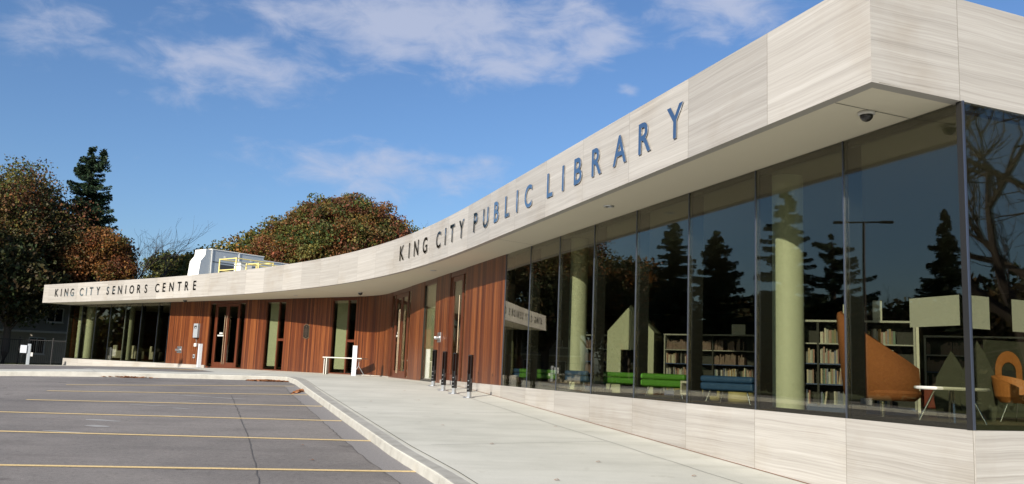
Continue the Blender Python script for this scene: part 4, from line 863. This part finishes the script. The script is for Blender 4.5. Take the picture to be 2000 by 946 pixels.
# ------------------------------------------------------------ vegetation
def quads_mesh(name, C, A, B, tint, mat, parent):
    """C centres, A and B half axes (n,3); tint (n,3)"""
    n_ = len(C); V = np.stack([C-A-B*.6, C+A-B*.2, C+A*.3+B, C-A*.7+B*.6], 1).reshape(-1, 3).astype(np.float32)
    me = bpy.data.meshes.new(name); me.vertices.add(4*n_); me.vertices.foreach_set('co', V.ravel()); me.loops.add(4*n_); me.loops.foreach_set('vertex_index', np.arange(4*n_, dtype=np.int32))
    me.polygons.add(n_); me.polygons.foreach_set('loop_start', np.arange(0, 4*n_, 4, dtype=np.int32)); me.polygons.foreach_set('loop_total', np.full(n_, 4, dtype=np.int32)); me.update()
    at = me.attributes.new('tint', 'FLOAT_COLOR', 'POINT'); cc = np.ones((4*n_, 4), np.float32); cc[:, :3] = np.repeat(tint, 4, 0); at.data.foreach_set('color', cc.ravel())
    me.materials.append(MAT[mat]); o = bpy.data.objects.new(name, me); COL.objects.link(o); o.parent = parent; return o
def unit3(rs, n_):
    v = rs.normal(size=(n_, 3)); return v/np.linalg.norm(v, axis=1)[:, None]
def broadleaf(x, y, h, cw, base, pal, n_leaf, seed, label, leaf=.20, lobes=16, name='maple_tree', group=None, z=None, gaps=.0, shape=(1, 1), trunk=.35, lowpal=None, even=0):
    """h total height, cw crown radius, base height where the crown starts"""
    rs = np.random.RandomState(seed); zz = TZ(x, y) if z is None else z
    t = empty(name, (x, y, zz), 0, label, 'tree', group); mb = MB()
    mid = (h+base)/2; hz = (h-base)/2
    mb.tube([(0, 0, -.3), (.1, 0, base*.5), (.05, .1, base), (0, .1, mid), (.1, 0, h*.85)], [trunk, trunk*.85, trunk*.75, trunk*.45, .05], 10)
    cl = []; cols = []
    for i in range(lobes):
        u = unit3(rs, 1)[0]; u[2] = abs(u[2])*1.0-.35 if rs.rand() < .8 else u[2]
        r = (.50+.26*rs.rand()) if not even else even*(.88+.16*rs.rand())
        if even: g_ = i/lobes; ph = i*2.39996; zz_ = 1-1.35*g_; u = np.array([math.cos(ph)*math.sqrt(max(0, 1-zz_**2)), math.sin(ph)*math.sqrt(max(0, 1-zz_**2)), zz_])
        c = np.array([u[0]*cw*r*shape[0], u[1]*cw*r, mid+u[2]*hz*(r+.05)])
        rad = cw*((.30+.16*rs.rand()) if not even else (.20+.08*rs.rand()))
        s0 = Vector((0, .05, base+(max(base, c[2]-hz*.5)-base)*.5)); e = Vector(c); md = s0.lerp(e, .5)+Vector((0, 0, -.06*cw))
        mb.tube([s0, md, e], [trunk*.35, trunk*.2, .04], 6, False)
        k = int(26+10*rs.rand())
        d = unit3(rs, k); rr = rad*(.45+.62*rs.rand(k, 1)); P = c+d*rr*np.array([1, 1, .85])
        for p in P[:12]: mb.tube([e.lerp(s0, .25*rs.rand()), Vector(p)], [.05, .015], 4, False)
        cl.append(P); 
    P = np.concatenate(cl); keep = (P[:, 2] > base*.9) & (rs.rand(len(P)) > gaps); P = P[keep]
    mb.build('trunk', 'bark', t)
    pal = np.array(pal); hf = np.clip((P[:, 2]-base)/(h-base), 0, 1)
    pi = rs.randint(0, len(pal), len(P)); cc = pal[pi]
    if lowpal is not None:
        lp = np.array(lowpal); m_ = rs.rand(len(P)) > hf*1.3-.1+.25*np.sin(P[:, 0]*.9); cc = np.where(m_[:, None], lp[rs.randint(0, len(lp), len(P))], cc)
    idx = rs.randint(0, len(P), n_leaf); sp = (cw*.085+.18) if not even else .42
    C = P[idx]+np.clip(rs.normal(size=(n_leaf, 3)), -1.5, 1.5)*np.array([sp, sp, sp*.7])
    T = cc[idx]*(.72+.56*rs.rand(n_leaf, 1)); T = T*(1+.25*rs.normal(size=(n_leaf, 1))*np.array([[1, .5, .2]])); T = np.clip(T, .005, .8)
    a = unit3(rs, n_leaf); b_ = np.cross(a, unit3(rs, n_leaf)); b_ /= np.linalg.norm(b_, axis=1)[:, None]+1e-9
    s = leaf*(.6+.8*rs.rand(n_leaf, 1)); quads_mesh('crown', C, a*s, b_*s, T, 'leaf', t)
    return t
def conifer(x, y, h, R, seed, label, dens=1., droop=.25, sparse=.15, name='spruce_tree', group=None, z=None, tint=(.022, .040, .020), bare=.08, twin=False, up=.12, power=.85, top=0):
    rs = np.random.RandomState(seed); zz = TZ(x, y) if z is None else z
    t = empty(name, (x, y, zz), 0, label, 'tree', group); mb = MB(); mb.tube([(0, 0, -.3), (0, 0, h*.5), (.03, 0, h*.98)], [R*.085+.06, R*.05+.03, .02], 8)
    Cs, As, Bs = [], [], []
    nl = int(h*3.0*dens)
    for i in range(nl):
        f = bare+(1-bare)*(i+rs.rand()*.6)/nl; zc = f*h; Lb = R*((1-f)**power)+.12
        for k in range(int(5+rs.rand()*3)):
            if rs.rand() < sparse: continue
            az_ = rs.rand()*6.283; L = Lb*(.45+.65*rs.rand()); zc = f*h+rs.normal()*.10; d = np.array([math.cos(az_), math.sin(az_), 0]); nseg = max(4, int(L*9)); u = np.linspace(.12, 1, nseg)
            zt = zc-droop*L*(u**1.1)+up*L*u**3
            pts = d[None, :]*(u*L)[:, None]; pts[:, 2] = zt
            mb.tube([(0, 0, zc), tuple(pts[len(pts)//2]), tuple(pts[-1])], [.04, .025, .008], 3, False)
            wd = (.30+.10*L)*(1-u*.75)*min(1, .4+L*.35)
            sd = np.array([-d[1], d[0], 0])
            for q in range(17):
                off = rs.uniform(-1, 1, nseg); C = pts+sd[None, :]*(off*wd)[:, None]; C[:, 2] -= .02+.30*rs.rand(nseg)**1.5-.08
                dirn = d[None, :]*.7+sd[None, :]*off[:, None]*.9; dirn[:, 2] = -.25-.35*rs.rand(nseg); dirn /= np.linalg.norm(dirn, axis=1)[:, None]
                s = (.075+.065*rs.rand(nseg))[:, None]; Cs.append(C); As.append(dirn*s); w_ = np.cross(dirn, rs.normal(size=(nseg, 3))); w_ /= np.linalg.norm(w_, axis=1)[:, None]; Bs.append(w_*s*.40)
    if top:
        for i in range(26):
            f = i/26; zc = h*.90+f*h*.095; L = .55*(1-f)+.12; az_ = rs.rand()*6.283; u = np.linspace(.1, 1, 5); d = np.array([math.cos(az_), math.sin(az_), 0]); pts = d[None, :]*(u*L)[:, None]+np.array([[.95, .1, 0]]); pts[:, 2] = zc-.1*u
            for q in range(5): s_ = (.12+.08*rs.rand(5))[:, None]; Cs.append(pts+rs.normal(size=(5, 3))*.08); a_ = unit3(rs, 5)*s_; As.append(a_); Bs.append(np.cross(a_, unit3(rs, 5))*.5)
        mb.tube([(.05, 0, h*.86), (.9, .1, h*.92), (.95, .1, h*.99)], .03, 4)
    mb.build('trunk', 'bark_dark', t)
    C = np.concatenate(Cs); A = np.concatenate(As); B = np.concatenate(Bs); T = np.array(tint)[None, :]*(.6+.9*rs.rand(len(C), 1))*(1+.12*rs.normal(size=(len(C), 3))); quads_mesh('crown', C, A, B, np.clip(T, .004, 1), 'needle', t)
    return t
def bare_tree(x, y, h, seed, label, spread=.5, levels=6, trunk=.28, z=None, twig=0, base=.22, leaves=0, mat='bark_dark'):
    rs = random.Random(seed); zz = TZ(x, y) if z is None else z; t = empty('bare_tree', (x, y, zz), 0, label, 'tree'); tr = MB(); br = MB(); ends = []
    def grow(p, d, L, r, lv, mb):
        n_ = 3; pts = [p]; dd = d
        for k in range(n_): dd = (dd+Vector([rs.gauss(0, .13) for _ in range(3)])+Vector((0, 0, .04))).normalized(); pts.append(pts[-1]+dd*L/n_)
        mb.tube(pts, [r*(1-.4*k/n_) for k in range(n_+1)], 7 if lv > levels-2 else (5 if lv > levels-4 else 3), False)
        if lv == 0: ends.append(pts[-1]); return
        for k in range(rs.choice((2, 3, 3))):
            a = Vector([rs.gauss(0, 1) for _ in range(3)]); a -= a.dot(dd)*dd; a.normalize(); nd_ = (dd+a*rs.uniform(.35, .9)*spread*1.6).normalized(); j = rs.choice((1, 2, 3, 3))
            grow(pts[j], nd_, (h*.26 if lv == levels else L*rs.uniform(.66, .88)), r*.60, lv-1, br)
    grow(Vector((0, 0, -.3)), Vector((0, 0, 1)), h*base+.3, trunk, levels, tr); tr.build('trunk', mat, t); br.build('branches', mat, t)
    if leaves:
        r2 = np.random.RandomState(seed); E_ = np.array([tuple(e) for e in ends]); C = E_[r2.randint(0, len(E_), leaves)]+r2.normal(size=(leaves, 3))*.3; a = unit3(r2, leaves)*.12; b_ = np.cross(a, unit3(r2, leaves)); quads_mesh('crown', C, a, b_, np.tile([[.16, .07, .03]], (leaves, 1))*(.5+r2.rand(leaves, 1)), 'leaf', t)
    return t
ORANGE = [(.19, .085, .022), (.15, .065, .022), (.20, .11, .028), (.13, .045, .02), (.11, .095, .025), (.17, .075, .025)]
RUST = [(.13, .046, .021), (.155, .06, .022), (.10, .042, .02), (.125, .075, .022), (.17, .08, .026)]
OLIVE = [(.10, .11, .025), (.075, .10, .025), (.13, .12, .03), (.06, .075, .02), (.16, .13, .035)]
DGREEN = [(.028, .040, .014), (.040, .048, .015), (.05, .045, .016), (.06, .040, .017)]
# beyond the left end, seen directly unless marked
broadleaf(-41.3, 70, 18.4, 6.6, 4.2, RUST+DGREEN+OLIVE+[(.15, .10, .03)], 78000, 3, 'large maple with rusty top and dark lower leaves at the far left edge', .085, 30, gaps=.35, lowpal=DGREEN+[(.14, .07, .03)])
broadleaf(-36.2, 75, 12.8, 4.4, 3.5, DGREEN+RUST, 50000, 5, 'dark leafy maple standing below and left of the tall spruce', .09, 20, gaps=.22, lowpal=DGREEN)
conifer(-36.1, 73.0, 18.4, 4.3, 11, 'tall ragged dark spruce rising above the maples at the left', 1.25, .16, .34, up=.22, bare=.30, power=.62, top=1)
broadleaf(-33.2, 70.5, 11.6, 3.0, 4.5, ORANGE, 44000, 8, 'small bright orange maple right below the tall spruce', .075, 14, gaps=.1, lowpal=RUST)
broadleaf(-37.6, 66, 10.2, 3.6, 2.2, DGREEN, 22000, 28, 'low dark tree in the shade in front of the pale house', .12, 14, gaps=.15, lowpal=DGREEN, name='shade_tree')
broadleaf(-44.5, 67, 13.5, 5.0, 2.0, DGREEN+RUST[:2], 26000, 29, 'unseen dark tree added just outside the left edge of the view to shade the house', .15, 18, gaps=.05, lowpal=DGREEN, name='shade_tree')  # out of view, added to cast shade on the house
broadleaf(-52.5, 70, 14.5, 6.0, 2.0, DGREEN, 26000, 30, 'unseen dark tree added farthest left to shade the pale house', .17, 18, gaps=.05, lowpal=DGREEN, name='shade_tree')  # also unseen, added for its shade on the house
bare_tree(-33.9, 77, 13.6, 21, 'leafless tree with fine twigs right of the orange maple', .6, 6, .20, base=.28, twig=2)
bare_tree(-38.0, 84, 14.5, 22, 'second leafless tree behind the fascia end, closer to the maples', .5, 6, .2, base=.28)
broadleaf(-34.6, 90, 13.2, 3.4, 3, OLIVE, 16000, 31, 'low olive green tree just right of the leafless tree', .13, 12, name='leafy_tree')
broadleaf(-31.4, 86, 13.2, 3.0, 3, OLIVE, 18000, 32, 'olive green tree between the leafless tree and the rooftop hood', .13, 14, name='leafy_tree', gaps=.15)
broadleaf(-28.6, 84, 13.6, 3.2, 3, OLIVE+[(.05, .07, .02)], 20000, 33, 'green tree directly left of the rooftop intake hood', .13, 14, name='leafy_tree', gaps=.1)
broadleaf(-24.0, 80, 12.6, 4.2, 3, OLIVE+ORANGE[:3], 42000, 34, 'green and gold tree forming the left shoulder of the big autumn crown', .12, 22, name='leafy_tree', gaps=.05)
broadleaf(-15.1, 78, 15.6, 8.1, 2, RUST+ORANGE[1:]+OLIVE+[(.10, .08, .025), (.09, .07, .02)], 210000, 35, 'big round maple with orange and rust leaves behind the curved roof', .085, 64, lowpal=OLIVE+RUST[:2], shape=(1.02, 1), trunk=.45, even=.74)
bare_tree(-9.0, 74, 12.6, 23, 'thin twiggy treetop poking over the parapet right of the big maple', .6, 6, .16, base=.26)
# row along the left side of the parking lot (also mirrored in the glazing)
GR = 'trees along the left side of the parking lot'
broadleaf(-44.0, 62.0, 14.2, 4.6, 2.0, ORANGE[:2]+DGREEN, 24000, 42, 'brown leaved tree at the far end of the row beside the lot', .15, 18, name='leafy_tree', group=GR, lowpal=DGREEN, gaps=.12)
conifer(-42.6, 55.2, 15.0, 4.6, 43, 'broad spruce standing between the brown tree and the round fir', 1.2, .14, .06, group=GR, bare=.04, power=.75)
conifer(-43.9, 51.6, 13.6, 4.6, 44, 'dense broad fir in the middle of the row beside the lot', 1.3, .08, .04, group=GR, bare=.03, power=.62)
conifer(-45.7, 46.2, 17.4, 4.2, 45, 'tallest spruce of the row beside the lot', 1.1, .14, .22, group=GR, bare=.1, power=.7)
conifer(-47.0, 42.8, 13.0, 5.2, 46, 'open branched pine between the tallest spruce and the lamp post', .7, .0, .45, name='pine_tree', group=GR, bare=.15, up=.15, power=.45)
bare_tree(-47.8, 38.4, 10.5, 47, 'leafless tree beside the lot between the lamp post and the last spruce', .65, 6, .22)
conifer(-49.3, 35.2, 14.9, 3.8, 48, 'last spruce of the row beside the lot, next to the leafless tree', 1.2, .14, .12, group=GR, bare=.05)
broadleaf(-54, 39, 9.5, 5, 1.0, DGREEN, 14000, 49, 'low dark bushy tree behind the lamp post', .2, 16, name='leafy_tree', group=GR)
broadleaf(-53, 46, 9.5, 5, 1.0, DGREEN, 14000, 50, 'low dark bushy tree behind the tallest spruce', .2, 16, name='leafy_tree', group=GR)
broadleaf(-52, 55, 10, 5, 1.0, DGREEN, 14000, 51, 'low dark bushy tree behind the dense fir', .2, 16, name='leafy_tree', group=GR)
# right-hand side, mirrored in the corner glass
bare_tree(18.0, 8.0, 12.5, 61, 'large leafless tree with heavy limbs right of the library corner', .75, 7, .42, base=.16)
bare_tree(38, 4.0, 11.0, 62, 'leafless tree farther out to the right of the library corner', .6, 6, .3)
broadleaf(52, -4, 9, 6, 1.0, DGREEN, 12000, 63, 'dark distant tree right of the leafless trees', .25, 14, name='leafy_tree', trunk=.3)
broadleaf(50, 9, 8, 6, 1.0, DGREEN, 12000, 64, 'dark distant tree behind the farther leafless tree', .25, 14, name='leafy_tree', trunk=.3)
# parking lot lamp
x, y = -30.2, 30.6
t = empty('lamp_post', (x, y, TZ(x, y)), .9, 'dark double headed lamp post beside the parking lot', 'lamp post'); hp = ZC+8.9-TZ(x, y)
MB().tube([(0, 0, .6), (0, 0, hp)], [.10, .075], 10).build('pole', 'bronze', t, True); MB().lathe([(.28, 0), (.28, .6), (0, .6)], (0, 0, 0), 20).build('base', 'concrete', t, True); MB().box((-.9, -.035, hp-.08), (.9, .035, hp)).build('arm', 'bronze', t)
for s in (-1, 1): MB().box((s*.9 if s > 0 else -1.55, -.17, hp-.10), (1.55 if s > 0 else -.9, .17, hp+.01)).build('lamp_head', 'bronze', t, bevel=.02)
# the pale house in the shade at the far left
h = empty('house', (-46, 79, TZ(-46, 79)), math.radians(10), 'pale two storey house in deep shade behind the trees at the far left', 'house')
MB().box((-7, 0, 0), (7, 9, 2.9)).build('lower_wall', 'house_beige', h); MB().box((-7.0, .02, 2.9), (7.0, 9, 5.9)).build('upper_wall', 'siding', h); MB().box((-7.1, -.06, 2.82), (7.1, .019, 3.0)).build('trim_band', 'house_trim', h)
mb = MB(); e = .6
for a, c, d_, f in (((-7-e, -e, 5.85), (7+e, -e, 5.85), (7+e-3, 4.5, 8.9), (-7-e+3, 4.5, 8.9)), ((7+e, 9+e, 5.85), (-7-e, 9+e, 5.85), (-7-e+3, 4.5, 8.9), (7+e-3, 4.5, 8.9)), ((7+e, -e, 5.85), (7+e, 9+e, 5.85), (7+e-3, 4.5, 8.9), (7+e-3, 4.5, 8.9)), ((-7-e, 9+e, 5.85), (-7-e, -e, 5.85), (-7-e+3, 4.5, 8.9), (-7-e+3, 4.5, 8.9))):
    mb.face([a, c, d_, f] if d_ != f else [a, c, d_])
mb.face([(-7-e, -e, 5.84), (-7-e, 9+e, 5.84), (7+e, 9+e, 5.84), (7+e, -e, 5.84)]); rf = mb.build('roof', 'roof_shingle', h)
MB().box((5.5, 3.5, 6.2), (6.9, 4.9, 10.3)).build('chimney', 'brick_red', rf)
for (wx, wz, ww, wh) in ((-4.6, 3.8, 1.6, 1.3), (-1.5, 3.8, 1.6, 1.3), (1.6, 3.8, 1.8, 1.3), (4.9, 3.8, 1.4, 1.3), (-4.4, .9, 1.5, 1.5), (-.6, .9, 1.5, 1.5), (3.6, .9, 1.4, 1.5)):
    wf = MB().box((wx-ww/2, -.05, wz), (wx+ww/2, -.001, wz+wh)).build('window', 'house_trim', h); MB().box((wx-ww/2+.1, -.06, wz+.1), (wx-.04, -.051, wz+wh-.1)).build('pane', 'window_dark', wf); MB().box((wx+.04, -.06, wz+.1), (wx+ww/2-.1, -.051, wz+wh-.1)).build('pane', 'window_dark', wf)
    MB().box((wx-ww/2-.08, -.11, wz-.08), (wx+ww/2+.08, -.001, wz-.002)).build('sill', 'house_trim', wf)
# hedge mass and far wood so the horizon is not bare
rs = np.random.RandomState(90)
def far_wood(cx, cy, lx, ly, hh, n_, label, pal):
    C = np.stack([cx+rs.uniform(-1, 1, n_)*lx, cy+rs.uniform(-1, 1, n_)*ly, np.zeros(n_)], 1); hgt = hh*(.6+.25*np.sin(C[:, 0]*.21+1)+.2*np.sin(C[:, 0]*.53+C[:, 1]*.3)); C[:, 2] = rs.rand(n_)**.8*hgt+1.0; a = unit3(rs, n_)*.45; b_ = np.cross(a, unit3(rs, n_)); p = np.array(pal)
    o = quads_mesh('far_wood', C, a, b_, p[rs.randint(0, len(p), n_)]*(.6+.6*rs.rand(n_, 1)), 'leaf', None); tag(o, label, 'woodland', kind='stuff')
far_wood(-30, 125, 55, 8, 8, 24000, 'distant band of autumn woodland behind the houses', DGREEN+OLIVE+RUST)
far_wood(-75, 30, 8, 60, 9, 26000, 'distant band of woodland beyond the left edge of the lot', DGREEN+OLIVE)
far_wood(90, 0, 8, 50, 7, 16000, 'distant band of woodland to the right of the library', DGREEN+OLIVE)
